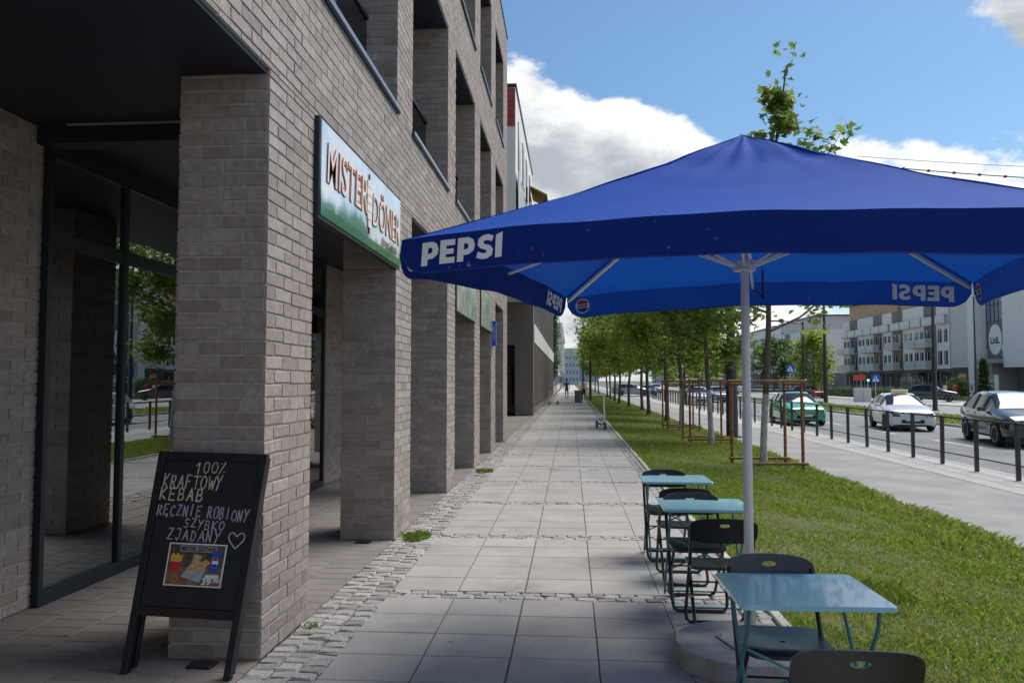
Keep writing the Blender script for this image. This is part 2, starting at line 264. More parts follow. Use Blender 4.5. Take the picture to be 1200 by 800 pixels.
# ------------------------------------------------------------------ mesh helpers
def wloc(o):
    v = Vector((0, 0, 0))
    while o is not None: v += o.location; o = o.parent
    return v
def link(o, parent=None):
    col.objects.link(o)
    if parent is not None: o.parent = parent
    return o
def tag(o, label=None, cat=None, group=None, kind=None):
    if label: o['label'] = label
    if cat: o['category'] = cat
    if group: o['group'] = group
    if kind: o['kind'] = kind
    return o
def thing(name, label, cat, loc=(0, 0, 0), rz=0, group=None):
    o = bpy.data.objects.new(name, None); o.empty_display_size = .2; col.objects.link(o)
    o.location = loc; o.rotation_euler = (0, 0, rz); return tag(o, label, cat, group)
class MB:
    def __init__(s): s.v = []; s.f = []
    def add(s, vs, fs):
        k = len(s.v); s.v += [tuple(p) for p in vs]; s.f += [tuple(i + k for i in f) for f in fs]; return s
    def box(s, x0, x1, y0, y1, z0, z1):
        return s.add([(x0, y0, z0), (x1, y0, z0), (x1, y1, z0), (x0, y1, z0), (x0, y0, z1), (x1, y0, z1), (x1, y1, z1), (x0, y1, z1)],
                     [(0, 3, 2, 1), (4, 5, 6, 7), (0, 1, 5, 4), (1, 2, 6, 5), (2, 3, 7, 6), (3, 0, 4, 7)])
    def bbox(s, x0, x1, y0, y1, z0, z1, b):
        """box with bevelled vertical edges and top rim"""
        def ring(i, z): return [(x0 + i + b, y0 + i, z), (x1 - i - b, y0 + i, z), (x1 - i, y0 + i + b, z), (x1 - i, y1 - i - b, z), (x1 - i - b, y1 - i, z), (x0 + i + b, y1 - i, z), (x0 + i, y1 - i - b, z), (x0 + i, y0 + i + b, z)]
        r = ring(0, z0) + ring(0, z1 - b) + ring(b, z1); f = [tuple(range(7, -1, -1)), tuple(range(16, 24))]
        for k in (0, 8):
            for i in range(8): j = (i + 1) % 8; f.append((k + i, k + j, k + 8 + j, k + 8 + i))
        return s.add(r, f)
    def quad(s, a, b, c, d): return s.add([a, b, c, d], [(0, 1, 2, 3)])
    def poly(s, pts): return s.add(pts, [tuple(range(len(pts)))])
    def prism(s, pts, d):
        """closed polygon pts (3D) extruded by vector d"""
        n = len(pts); d = Vector(d); a = [Vector(p) for p in pts]; b = [p + d for p in a]
        return s.add(a + b, [tuple(range(n - 1, -1, -1)), tuple(range(n, 2 * n))] + [(i, (i + 1) % n, n + (i + 1) % n, n + i) for i in range(n)])
    def tube(s, pts, r, n=8, cap=True):
        pts = [Vector(p) for p in pts]; rr = r if isinstance(r, (list, tuple)) else [r] * len(pts)
        k0 = len(s.v); up = None
        for i, p in enumerate(pts):
            t = (pts[min(i + 1, len(pts) - 1)] - pts[max(i - 1, 0)]).normalized()
            if up is None:
                up = Vector((0, 0, 1)) if abs(t.z) < .9 else Vector((1, 0, 0))
            a = (up - t * up.dot(t)).normalized(); up = a; b = t.cross(a)
            for j in range(n):
                q = 2 * math.pi * j / n; s.v.append(tuple(p + (a * math.cos(q) + b * math.sin(q)) * rr[i]))
        for i in range(len(pts) - 1):
            for j in range(n):
                jj = (j + 1) % n; s.f.append((k0 + i * n + j, k0 + i * n + jj, k0 + (i + 1) * n + jj, k0 + (i + 1) * n + j))
        if cap:
            s.f.append(tuple(k0 + j for j in range(n - 1, -1, -1))); e = k0 + (len(pts) - 1) * n; s.f.append(tuple(e + j for j in range(n)))
        return s
    def cyl(s, c, r, z0, z1, n=24, r2=None): return s.tube([(c[0], c[1], z0), (c[0], c[1], z1)], [r, r if r2 is None else r2], n)
    def mesh(s, name, mat, smooth=None):
        me = bpy.data.meshes.new(name); me.from_pydata(s.v, [], s.f); me.update()
        if mat is not None: me.materials.append(MT[mat] if isinstance(mat, str) else mat)
        if smooth is not None:
            me.polygons.foreach_set('use_smooth', [True] * len(me.polygons)); me.set_sharp_from_angle(angle=R(smooth))
        return me
    def build(s, name, mat, parent=None, smooth=None, world=False, bevel=0):
        if world and parent is not None:
            o = wloc(parent); s.v = [(a - o.x, b - o.y, c - o.z) for a, b, c in s.v]
        ob = bpy.data.objects.new(name, s.mesh(name, mat, smooth)); link(ob, parent)
        if bevel:
            md = ob.modifiers.new('bevel', 'BEVEL'); md.width = bevel; md.segments = 2; md.limit_method = 'ANGLE'
        return ob
def copy_tree(o, parent=None):
    c = o.copy(); col.objects.link(c); c.parent = parent
    for ch in list(o.children):
        if ch != c: copy_tree(ch, c)
    return c
def arc(cx, cy, r, a0, a1, n): return [(cx + r * math.cos(R(a0 + (a1 - a0) * i / n)), cy + r * math.sin(R(a0 + (a1 - a0) * i / n))) for i in range(n + 1)]
def rrect(w, h, r, n=5):
    p = []
    for (sx, sy, a) in ((1, 1, 0), (-1, 1, 90), (-1, -1, 180), (1, -1, 270)): p += arc(sx * (w / 2 - r), sy * (h / 2 - r), r, a, a + 90, n)
    return p
def structure(name, mb, mat, smooth=None):
    o = mb.build(name, mat, smooth=smooth); o['kind'] = 'structure'; return o
def text_mesh(body, size=1, offset=0.0, shear=0.0, spacing=1.0, res=3):
    """flat letter outlines as vertices and faces, baseline at y = 0, starting at x = 0"""
    cu = bpy.data.curves.new('t', 'FONT'); cu.body = body; cu.size = size; cu.offset = offset; cu.shear = shear; cu.space_character = spacing
    cu.resolution_u = res; cu.fill_mode = 'FRONT'
    ob = bpy.data.objects.new('t', cu); col.objects.link(ob); dg = bpy.context.evaluated_depsgraph_get(); dg.update()
    me = ob.evaluated_get(dg).to_mesh(); v = [tuple(p.co) for p in me.vertices]; f = [tuple(p.vertices) for p in me.polygons]
    ob.evaluated_get(dg).to_mesh_clear(); bpy.data.objects.remove(ob); bpy.data.curves.remove(cu)
    x0 = min(p[0] for p in v); return [(p[0] - x0, p[1]) for p in v], f
def put_text(body, width, height, mapf, mat, name, parent, offset=0.0, shear=0.0, spacing=1.0, world=True, th=0.0):
    """letters stretched to width x height; mapf(u, v, w) gives the 3D point; th > 0 gives them thickness"""
    v, f = text_mesh(body, 1, offset, shear, spacing)
    W = max(p[0] for p in v); y0 = min(p[1] for p in v); y1 = max(p[1] for p in v)
    m = MB(); q = [(p[0] / W * width, (p[1] - y0) / (y1 - y0) * height) for p in v]
    m.add([mapf(a, b, th) for a, b in q], f)
    if th:
        m.add([mapf(a, b, -th) for a, b in q], [tuple(reversed(x)) for x in f])
    return m.build(name, mat, parent, world=world)

# ================================================================== GROUND AND PAVING
def sheet(x0, x1, y0, y1, z0, z1=None, ny=1):
    m = MB(); z1 = z0 if z1 is None else z1
    for i in range(ny):
        a = y0 + (y1 - y0) * i / ny; b = y0 + (y1 - y0) * (i + 1) / ny
        m.quad((x0, a, z0), (x1, a, z1), (x1, b, z1), (x0, b, z0))
    return m
structure('ground', sheet(-3000, 3000, -300, 5000, -.62), 'far_ground')
PAVE_X = [-1.39, -.88, -.36, .155, .665, 1.17]
pave = structure('pavement', sheet(-1.815, 1.40, -4, 98, -.014), 'joint')
arcade = structure('arcade_floor', sheet(-9.0, -1.815, -4, 36, -.013), 'joint')
structure('pavement_far', sheet(-1.815, 1.40, 98, 300, -.004), 'lightpave')
CAMX = 669.; 
def projxy(x, y, z): return CAMX + 900 * x / max(y, .01), 446 + 900 * (CAMH - z) / max(y, .01)
def in_view(x, y, z=0):
    if y < .5: return False
    a, b = projxy(x, y, z); return -15 < a < 1215 and -15 < b < 812
def jit(a): return random.uniform(-a, a)

def scatter_pieces(items, meshes, name, parent, mat, limit=300, zoff=0):
    """items: (x, y, z, rz, tilt, sx, sy, key); the largest in view become objects, the others one joined part"""
    vis = [(-(it[5] * it[6]) / (it[1] ** 2 + it[0] ** 2) ** 1.5, i) for i, it in enumerate(items) if in_view(it[0], it[1])]
    vis.sort(); chosen = set(i for _, i in vis[:limit]); rest = MB()
    for i, (x, y, z, rz, tl, sx, sy, key) in enumerate(items):
        me = meshes[key]
        if i in chosen:
            o = bpy.data.objects.new(name, me); link(o, parent); o.location = (x, y, z); o.rotation_euler = (tl[0], tl[1], rz); o.scale = (sx, sy, 1)
        else:
            mtx = Matrix.Translation((x, y, z)) @ Matrix.Rotation(rz, 4, 'Z') @ Matrix.Diagonal((sx, sy, 1, 1))
            rest.add([mtx @ v.co for v in me.vertices], [tuple(p.vertices) for p in me.polygons])
    if rest.v:
        o = rest.build(name + '_field', mat, parent); o['kind'] = 'stuff'

# --- concrete slabs, five across, with two lines of setts every 2.2 m
def slab_mesh(n):
    m = MB(); m.bbox(-.5, .5, -.5, .5, -.05, 0, .006); return m.mesh('slab_%d' % n, 'slab')
def slab_mesh_dim(w_, d_):
    m = MB(); m.bbox(-w_ / 2, w_ / 2, -d_ / 2, d_ / 2, -.05, 0, .004); return m.mesh('slab', 'slab')
SLW = .5118
sl_mesh = {'s': slab_mesh_dim(SLW - .007, .40 - .007)}
ROW0 = 5.78; PER = 2.2; CROSS = []
items = []; y = ROW0 - PER * 2
cross_y = [ROW0 + PER * k for k in range(-3, 43)]
for cy_ in cross_y:
    for r in range(5):
        yy = cy_ + .2 + .4 * (r + .5)
        for c in range(5):
            x = (PAVE_X[c] + PAVE_X[c + 1]) / 2
            items.append((x, yy, jit(.0018), jit(.002), (jit(.0025), jit(.0025)), 1, 1, 's'))
scatter_pieces(items, sl_mesh, 'slab', pave, 'slab')

# --- granite setts: strip beside the building, cross bands, strip by the lawn
def sett_mesh(n):
    m = MB(); m.bbox(-.5, .5, -.5, .5, -.06, 0, .012)
    rr = random.Random(n); v = []
    for (a, b, c) in m.v:
        k = 1.0
        # scale unit to 0.12 x 0.09 with ragged sides and a domed, uneven top
        v.append((a * .122 + rr.uniform(-.006, .006), b * .092 + rr.uniform(-.005, .005), c + (rr.uniform(-.006, .005) if c > -.02 else 0)))
    m.v = v; return m.mesh('sett_%d' % n, 'sett')
def sett_unit(n):
    rr = random.Random(n); m = MB(); wx, wy, b = .064, .0485, .010
    def ring(i, z, j): return [(sx * (wx - i) + rr.uniform(-j, j), sy * (wy - i) + rr.uniform(-j, j), z + rr.uniform(-j, j) * .7) for sx, sy in
                            ((-.84, -1), (.84, -1), (1, -.78), (1, .78), (.84, 1), (-.84, 1), (-1, .78), (-1, -.78))]
    r = ring(0, -.06, 0) + ring(0, -.009, .0065) + ring(b, .002, .0055)
    f = [tuple(range(16, 24))]
    for k in (0, 8):
        for i in range(8): j = (i + 1) % 8; f.append((k + i, k + j, k + 8 + j, k + 8 + i))
    m.add(r, f); return m.mesh('sett', 'sett')
setts = {i: sett_unit(i) for i in range(12)}
items = []
for ci, x in enumerate((-1.735, -1.60, -1.462)):
    y = 1.5 + ci * .03
    while y < 48:
        d = random.uniform(.085, .118)
        items.append((x + jit(.012), y + d / 2, jit(.005) - .001, jit(.10), (jit(.05), jit(.05)), random.uniform(.95, 1.12), d / .106, random.randrange(12))); y += d + .004
for cy_ in cross_y[:24]:
    for k in range(2):
        x = -1.38 + jit(.02)
        while x < 1.15:
            d = random.uniform(.10, .155)
            items.append((x + d / 2, cy_ + .05 + .1 * k + jit(.006), jit(.004) - .002, jit(.08), (jit(.05), jit(.05)), d / .132, random.uniform(.92, 1.04), random.randrange(12))); x += d + .004
for ci, x in enumerate((1.218, 1.312)):
    y = 1.5 + ci * .05
    while y < 45:
        d = random.uniform(.09, .13)
        items.append((x + jit(.007), y + d / 2, jit(.004) - .001, math.pi / 2 + jit(.08), (jit(.05), jit(.05)), d / .130, random.uniform(.88, .98), random.randrange(12))); y += d + .004
scatter_pieces(items, setts, 'sett', pave, 'sett')
# --- concrete edging along the lawn
m = MB(); m.bbox(-.035, .035, -.495, .495, -.1, .022, .008); ed = m.mesh('edging_stone', 'edging')
for i in range(60):
    o = bpy.data.objects.new('edging_stone', ed); link(o, pave); o.location = (1.405 + jit(.004), 1.5 + i * 1.0, jit(.004)); o.rotation_euler = (0, jit(.02), jit(.004))
# --- small rectangular pavers under the arcade
m = MB(); m.bbox(-.1685, .1685, -.0835, .0835, -.05, 0, .005); pv = {'p': m.mesh('arcade_paver', 'paver')}
items = []
for c in range(6):
    x = -3.87 + .343 * (c + .5)
    for r in range(130):
        yy = 1.0 + .17 * r + (.085 if c % 2 else 0)
        items.append((x, yy, jit(.0015), jit(.004), (jit(.004), jit(.004)), 1, 1, 'p'))
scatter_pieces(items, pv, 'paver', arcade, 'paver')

# --- lawn, path, kerbs, road
LAWN_Z0, LAWN_Z1 = -.015, -.18
def lawn_z(x): return LAWN_Z0 + (LAWN_Z1 - LAWN_Z0) * (x - 1.44) / (4.78 - 1.44)
m = MB(); nx, ny = 14, 180
for j in range(ny + 1):
    for i in range(nx + 1):
        x = 1.44 + 3.34 * i / nx; yy = -3 + 92 * j / ny
        m.v.append((x, yy, lawn_z(x) + (.018 * math.sin(yy * 1.3 + x * 2) * math.sin(x * 2.7 + yy * .4) if 0 < i < nx else 0)))
for j in range(ny):
    for i in range(nx): a = j * (nx + 1) + i; m.f.append((a, a + 1, a + nx + 2, a + nx + 1))
lawn = structure('lawn', m, 'soil', 40)
m = sheet(4.84, 7.22, -3, 300, -.180, -.215, 40); structure('bike_path', m, 'path')
m = MB().box(4.78, 4.84, -3, 89, -.35, -.166); structure('path_edging', m, 'lightpave')
verge = structure('kerb_paving', sheet(7.22, 8.58, -3, 300, -.213, -.232), 'lightpave')
kerb = structure('kerb', MB().box(8.584, 8.72, -3, 300, -.6, -.222), 'edging')
structure('road', sheet(8.72, 16.6, -8, 320, -.365, -.39, 1), 'asphalt')
m = MB(); m.box(16.6, 16.75, -8, 320, -.6, -.27); m.box(20.9, 21.05, -8, 320, -.6, -.27); structure('median_kerb', m, 'edging')
structure('median', sheet(16.75, 20.9, -8, 320, -.29), 'soil')
structure('far_carriageway', sheet(21.05, 30.5, -8, 320, -.392), 'path')
structure('far_pavement', sheet(30.5, 49.5, -8, 320, -.34), 'lightpave')
structure('far_lawn', sheet(37.5, 44, -8, 320, -.33), 'soil')
structure('side_road', sheet(1.45, 8.58, 89, 97.5, -.17), 'asphalt')
structure('far_verge', sheet(1.45, 4.84, 97.5, 300, -.19), 'soil')
m = MB()
for i in range(-1, 40):
    m.quad((12.12, 6 + i * 6.0, -.371), (12.26, 6 + i * 6.0, -.371), (12.26, 9.0 + i * 6.0, -.371), (12.12, 9.0 + i * 6.0, -.371))
mk = m.build('lane_dashes', 'line'); mk['kind'] = 'structure'
m = MB(); m.quad((8.95, -8, -.360), (9.07, -8, -.360), (9.07, 320, -.360), (8.95, 320, -.360)); m.quad((16.2, -8, -.383), (16.34, -8, -.383), (16.34, 320, -.383), (16.2, 320, -.383))
mk = m.build('edge_lines', 'line'); mk['kind'] = 'structure'
# paving joints on the kerb strip: square pavers as far as they can be told apart
m = MB(); m.bbox(-.218, .218, -.218, .218, -.04, 0, .006); kp = m.mesh('kerb_paver', 'edging')
for r in range(44):
    for c in range(3):
        o = bpy.data.objects.new('kerb_paver', kp); link(o, verge); x = 7.445 + .452 * c; o.location = (x, 11.6 + .445 * r, -.205 - .014 * (x - 7.22)); o.rotation_euler = (0, .014 + jit(.004), 0)

# ================================================================== BRICK BUILDING WITH ARCADE
XF = -1.81; BL, CH, JT = .2700, .0843, .0105
B1 = thing('brick_building', 'grey brown brick building with arcade pillars and deep loggias beside the pavement', 'building', (-5, 9, 0))
PIL = [(-2.2, -1.4), (1.12, 1.92), (4.43, 5.22), (7.80, 8.56), (11.12, 11.87), (14.30, 15.15), (17.30, 18.30), (20.45, 21.7)]
BY0, BY1 = -2.2, 21.7
GH = 3.5; S2, T2 = 4.42, 6.90; S3, T3 = 7.93, 10.30; TOP = 11.5
bricks = []      # (center, axis, length, height, normal sign)
def panel(axis, plane, sgn, u0, u1, z0, z1, phase=0.0, host=None):
    """running bond on a rectangle; axis 'x': plane of constant x (u = y), axis 'y': constant y (u = x)"""
    k = int(math.floor(z0 / CH + 1e-6))
    while k * CH < z1 - .02:
        a = max(z0, k * CH); b = min(z1, (k + 1) * CH)
        off = phase + (BL / 2 if k % 2 else 0)
        i = math.floor((u0 - off) / BL)
        while off + i * BL < u1 - 1e-6:
            c = max(u0, off + i * BL); d = min(u1, off + (i + 1) * BL)
            if d - c > .03 and b - a > .03:
                ex = .0045 if axis == 'x' else .0       # bricks run right to the corner
                c2 = u0 - ex if c <= u0 + 1e-6 else c + JT / 2; d2 = u1 + ex if d >= u1 - 1e-6 else d - JT / 2
                bricks.append((axis, plane, sgn, (c2 + d2) / 2, (a + b) / 2, d2 - c2, b - a - JT, host))
            i += 1
        k += 1
core = []
def corebox(name, x0, x1, y0, y1, z0, z1, mat='mortar', parent=None):
    return MB().box(x0, x1, y0, y1, z0, z1).build(name, mat, parent or B1, world=True)
XI = XF - .545
for (a, b) in PIL:
    p = corebox('pillar', XI, XF, a, b, 0, GH)
    panel('x', XF, 1, a, b, 0, GH, a, p)
    panel('y', a, -1, XI, XF, 0, GH, XI, p)
    if a > 0: panel('y', b, 1, XI, XF, 0, GH, XI, p); panel('x', XI, -1, a, b, 0, GH, a, p)
XD = XF - 1.4
for (z0, z1) in ((GH, S2), (T2, S3), (T3, TOP)):
    p = corebox('wall_band', XD, XF, BY0, BY1, z0, z1); panel('x', XF, 1, BY0, BY1, z0, z1, .1, p)
for (z0, z1) in ((S2, T2), (S3, T3)):
    for (a, b) in PIL:
        p = corebox('pier', XD, XF, a, b, z0, z1); panel('x', XF, 1, a, b, z0, z1, .1, p); panel('y', a, -1, XD, XF, z0, z1, XF - 4 * BL, p)
        if a > 4: panel('y', b, 1, XD, XF, z0, z1, XF - 4 * BL, p)
# shop wall behind the arcade
XS = -3.87
for (a, b) in ((BY0, 5.30), (11.7, 13.15), (16.2, BY1)):
    p = corebox('shop_wall', XS - .3, XS, a, b, 0, GH); panel('x', XS, 1, a, b, 0, GH, b, p)
corebox('upper_core', -12, XD - .25, BY0, BY1, GH + .02, TOP - .25, 'greyrender')
corebox('rear_core', -12, -9.05, BY0, BY1, 0, GH, 'greyrender')
corebox('gable_wall', -9.05, XD - .25, BY1 - .3, BY1, 0, GH, 'mortar')
corebox('parapet_coping', XD - .05, XF + .03, BY0, BY1 + .03, TOP, TOP + .05, 'sill')
# bricks: the 300 that show largest are parts of their wall, the others one joined part
def brick_world(b):
    ax, pl, s, u, z, l, h, host = b
    return (pl, u, z) if ax == 'x' else (u, pl, z)
def brick_px(b):
    x, y, z = brick_world(b)
    if y < 3.3: return 0
    ax, pl, s = b[:3]
    if (ax == 'x' and s * (0 - pl) < 0) or (ax == 'y' and s * (0 - pl) < 0): return 0
    a, c = projxy(x, y, z)
    if not (-5 < a < 1205 and -5 < c < 805): return 0
    lpx = b[5] * 900 / y if ax == 'y' else 900 * abs(x) * b[5] / y ** 2
    # bricks the board, the pillar or the sign hide do not count
    if ax == 'x' and abs(pl - XS) < .01 and a > 50: return 0
    if ax == 'x' and pl == XI: return 0
    return lpx * b[6] * 900 / y
sc = sorted(range(len(bricks)), key=lambda i: -brick_px(bricks[i])); chosen = set(i for i in sc[:300] if brick_px(bricks[i]) > 0)
bm_cache = {}
def brick_mesh(ax, s, l, h):
    key = (ax, s, round(l, 2), round(h, 2))
    if key not in bm_cache:
        l, h = key[2], key[3]; c = .0035; P = .0075
        pts = [(-l / 2, -h / 2, -.02), (l / 2, -h / 2, -.02), (l / 2, h / 2, -.02), (-l / 2, h / 2, -.02),
               (-l / 2, -h / 2, P - c), (l / 2, -h / 2, P - c), (l / 2, h / 2, P - c), (-l / 2, h / 2, P - c),
               (-l / 2 + c, -h / 2 + c, P), (l / 2 - c, -h / 2 + c, P), (l / 2 - c, h / 2 - c, P), (-l / 2 + c, h / 2 - c, P)]
        f = [(8, 9, 10, 11)] + [(i, (i + 1) % 4, 4 + (i + 1) % 4, 4 + i) for i in range(4)] + [(4 + i, 4 + (i + 1) % 4, 8 + (i + 1) % 4, 8 + i) for i in range(4)]
        def mp(u, v, n):
            if ax == 'x': return (s * n, s * u, v)
            return (-s * u, s * n, v)
        m = MB().add([mp(*q) for q in pts], f); bm_cache[key] = m.mesh('brick', 'brick')
    return bm_cache[key]
V = []; Fq = []
for i, b in enumerate(bricks):
    ax, pl, s, u, z, l, h, host = b; x, y, zc = brick_world(b); pr_ = jit(.0016)
    if i in chosen:
        o = bpy.data.objects.new('brick', brick_mesh(ax, s, l, h)); link(o, host); wl = wloc(host)
        o.location = (x - wl.x + (pr_ * s if ax == 'x' else 0), y - wl.y + (pr_ * s if ax == 'y' else 0), zc - wl.z)
    else:
        P = .0075 + pr_; k = len(V); hl, hh = l / 2, h / 2
        for n_ in (-.004, P):
            for (du, dv) in ((-hl, -hh), (hl, -hh), (hl, hh), (-hl, hh)):
                V.append((x + s * n_, y + s * du, zc + dv) if ax == 'x' else (x - s * du, y + s * n_, zc + dv))
        Fq += [(k + 4, k + 5, k + 6, k + 7)] + [(k + j, k + (j + 1) % 4, k + 4 + (j + 1) % 4, k + 4 + j) for j in range(4)]
bo = MB(); bo.v = V; bo.f = Fq; o = bo.build('brick_courses', 'brick', B1, world=True); o['kind'] = 'stuff'
print('bricks', len(bricks))
# soffits, sills, loggia glazing
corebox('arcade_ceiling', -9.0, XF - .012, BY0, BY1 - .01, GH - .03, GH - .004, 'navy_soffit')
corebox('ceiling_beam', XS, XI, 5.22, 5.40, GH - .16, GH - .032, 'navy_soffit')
corebox('light_strip', -3.62, -2.66, 5.185, 5.212, GH - .042, GH - .032, 'greyrender')
for (z0, z1) in ((S2, T2), (S3, T3)):
    for (a, b) in zip(PIL[:-1], PIL[1:]):
        y0, y1 = a[1], b[0]
        if y1 < 4: continue
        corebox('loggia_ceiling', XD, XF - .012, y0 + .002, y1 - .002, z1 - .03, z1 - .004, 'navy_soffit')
        s = corebox('window_sill', XF - .30, XF + .035, y0 - .02, y1 + .02, z0 - .012, z0 + .045, 'sill')
        corebox('drip_edge', XF + .036, XF + .046, y0 - .02, y1 + .02, z0 + .005, z0 + .05, 'sill_edge', s)
        g = corebox('glass_balustrade', XF - .34, XF - .325, y0 + .01, y1 - .01, z0 + .05, z0 + 1.0, 'balglass')
        corebox('handrail', XF - .36, XF - .305, y0 + .005, y1 - .005, z0 + 1.0, z0 + 1.045, 'dark_metal', g)
        w_ = corebox('loggia_window', XD - .06, XD - .03, y0, y1, z0, z1 - .03, 'dark_glass')
        for k in range(3):
            yy = y0 + (y1 - y0) * k / 2; corebox('window_frame', XD - .03, XD + .02, max(y0, yy - .035), min(y1, yy + .035), z0, z1 - .03, 'dark_metal', w_)
corebox('loggia_backing', XD - .25, XD - .07, BY0, BY1, GH + .05, TOP - .3, 'darkgrey')
# shop front glazing
def shopfront(y0, y1, ys, blinds):
    sf = corebox('shop_window', XS - .06, XS + .065, y0, y1, 0.0, .10, 'navy_frame')
    corebox('transom', XS - .01, XS + .055, y0 + .062, y1 - .062, 2.62, 2.73, 'navy_frame', sf); corebox('header', XS - .02, XS + .063, y0, y1, 3.28, GH - .035, 'navy_frame', sf)
    for yy in ys: corebox('mullion', XS - .018, XS + .062, yy - .025, yy + .025, .101, 3.279, 'navy_frame', sf)
    for a, b in zip(ys[:-1], ys[1:]):
        corebox('window_pane', XS + .026, XS + .034, a + .031, b - .031, .101, 2.619, 'glass', sf); corebox('window_pane', XS + .026, XS + .034, a + .031, b - .031, 2.731, 3.279, 'glass', sf)
    for (a, b, z0, z1) in blinds: corebox('roller_blind', XS - .16, XS - .145, a, b, z0, z1, 'blind', sf)
    return sf
shopfront(5.30, 11.7, [5.33, 6.30, 8.05, 9.14, 10.42, 11.67], [(5.37, 6.26, 2.74, 3.27), (6.34, 8.0, 2.98, 3.27), (8.1, 9.1, 2.74, 3.27), (9.18, 10.4, 2.74, 3.27)])
shopfront(13.15, 16.2, [13.18, 14.68, 16.17], [])
ro = corebox('shop_room_wall', -9.04, -8.9, BY0, BY1 - .32, 0, GH - .04, 'interior'); corebox('room_floor', -8.9, XS - .301, 2, BY1 - .32, .0, .006, 'interior_dark', ro)
corebox('room_partition', -8.9, XS - .31, 8.6, 8.7, .006, GH - .04, 'interior_dark', ro); corebox('room_partition', -8.9, XS - .31, 3.0, 3.1, .006, GH - .04, 'interior_dark', ro)
# things inside the shop, seen dimly through the glass
pl = thing('potted_plant', 'tall spiky potted plant behind the shop window', 'plant', (-4.75, 7.35, 0.006))
MB().bbox(-.22, .22, -.22, .22, 0, .5, .02).build('planter', 'interior_dark', pl)
m = MB()
for i in range(26):
    a = random.uniform(0, 6.28); t = random.uniform(.25, .7); hgt = random.uniform(.35, .85)
    p0 = Vector((jit(.05), jit(.05), .5)); p2 = Vector((math.cos(a) * t * .55, math.sin(a) * t * .55, .5 + hgt)); p1 = (p0 + p2) / 2 + Vector((0, 0, .12)); sd_ = Vector((-math.sin(a), math.cos(a), 0)) * .022
    m.add([p0 - sd_ * .5, p0 + sd_ * .5, p1 + sd_, p2, p1 - sd_], [(0, 1, 2, 4), (4, 2, 3)])
m.build('foliage', 'leaf_c', pl)
mb_ = thing('menu_board', 'dark menu board on the wall inside the shop', 'menu board', (-5.9, 8.585, 0.006)); MB().box(-.75, .75, -.04, 0, 1.55, 2.75).build('board', 'dark_glass', mb_)
m = MB()
for r_ in range(9): m.box(-.55, -.55 + random.uniform(.3, .95), -.043, -.041, 1.7 + r_ * .1, 1.725 + r_ * .1)
m.build('menu_print', 'midgrey', mb_)
ct = thing('counter', 'pale topped counter inside the shop', 'counter', (-5.6, 7.75, 0.006)); MB().box(-.9, .7, -.3, .3, 0, .98).build('cabinet', 'interior_dark', ct); MB().box(-.95, .75, -.34, .34, .98, 1.02).build('worktop', 'timber', ct)
lp = thing('pendant_lamp', 'small lit pendant lamp inside the dark shop', 'lamp', (-4.9, 7.55, 2.10)); MT['lampglow'] = pmat('lamp_glow', (.9, .6, .25), .5, emit=((1, .55, .18), 6))
m = MB(); m.tube([(0, 0, .14), (0, 0, .02)], [.03, .14], 16); m.build('lamp_shade', 'interior_dark', lp); MB().tube([(0, 0, .018), (0, 0, .002)], [.12, .12], 16).build('bulb', 'lampglow', lp); MB().tube([(0, 0, .14), (0, 0, 1.35)], .005, 6).build('cable', 'dark_metal', lp)

# --- shop sign over the second bay
MT['signpanel'] = None
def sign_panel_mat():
    m, t, b = new_mat('print_and_painted_sky'); lk = t.links.new; nn = t.nodes.new
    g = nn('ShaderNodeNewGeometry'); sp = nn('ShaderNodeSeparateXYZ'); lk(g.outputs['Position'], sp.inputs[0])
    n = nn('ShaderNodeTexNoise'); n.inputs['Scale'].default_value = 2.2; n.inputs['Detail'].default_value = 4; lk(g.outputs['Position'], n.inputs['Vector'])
    cr = nn('ShaderNodeValToRGB'); e = cr.color_ramp.elements; e[0].position = .38; e[0].color = (.50, .62, .70, 1); e[1].position = .6; e[1].color = (.78, .80, .78, 1); lk(n.outputs[0], cr.inputs[0])  # cloudy blue and white tones paint the reflected sky into the panel colour
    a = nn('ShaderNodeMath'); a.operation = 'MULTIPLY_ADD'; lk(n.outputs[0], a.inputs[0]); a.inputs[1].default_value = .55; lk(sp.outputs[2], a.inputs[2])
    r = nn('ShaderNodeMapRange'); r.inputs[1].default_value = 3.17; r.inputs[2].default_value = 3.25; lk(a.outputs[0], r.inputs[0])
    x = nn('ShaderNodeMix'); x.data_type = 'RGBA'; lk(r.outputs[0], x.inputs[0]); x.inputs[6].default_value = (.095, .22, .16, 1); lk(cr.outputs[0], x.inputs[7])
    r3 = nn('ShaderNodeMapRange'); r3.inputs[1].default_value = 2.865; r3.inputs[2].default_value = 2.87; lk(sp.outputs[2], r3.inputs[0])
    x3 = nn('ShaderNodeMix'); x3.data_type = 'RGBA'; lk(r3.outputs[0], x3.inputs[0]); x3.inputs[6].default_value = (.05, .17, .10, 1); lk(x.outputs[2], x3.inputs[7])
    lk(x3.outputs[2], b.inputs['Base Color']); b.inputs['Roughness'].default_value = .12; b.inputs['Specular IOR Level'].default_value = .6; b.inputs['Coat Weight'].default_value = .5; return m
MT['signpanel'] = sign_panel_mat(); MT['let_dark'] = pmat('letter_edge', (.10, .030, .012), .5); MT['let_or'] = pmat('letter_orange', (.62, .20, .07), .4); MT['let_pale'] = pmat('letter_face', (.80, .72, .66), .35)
sg = thing('shop_sign', 'large glossy shop sign with orange outlined lettering over the arcade', 'sign', (XF, 6.5, 2.77))
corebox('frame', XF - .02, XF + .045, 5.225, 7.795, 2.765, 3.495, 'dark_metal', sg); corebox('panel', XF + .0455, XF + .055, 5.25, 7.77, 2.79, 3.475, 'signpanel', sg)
XT = XF + .057
def smap(y0, z0): return lambda u, v, w_: (XT + w_, y0 + u, z0 + v)
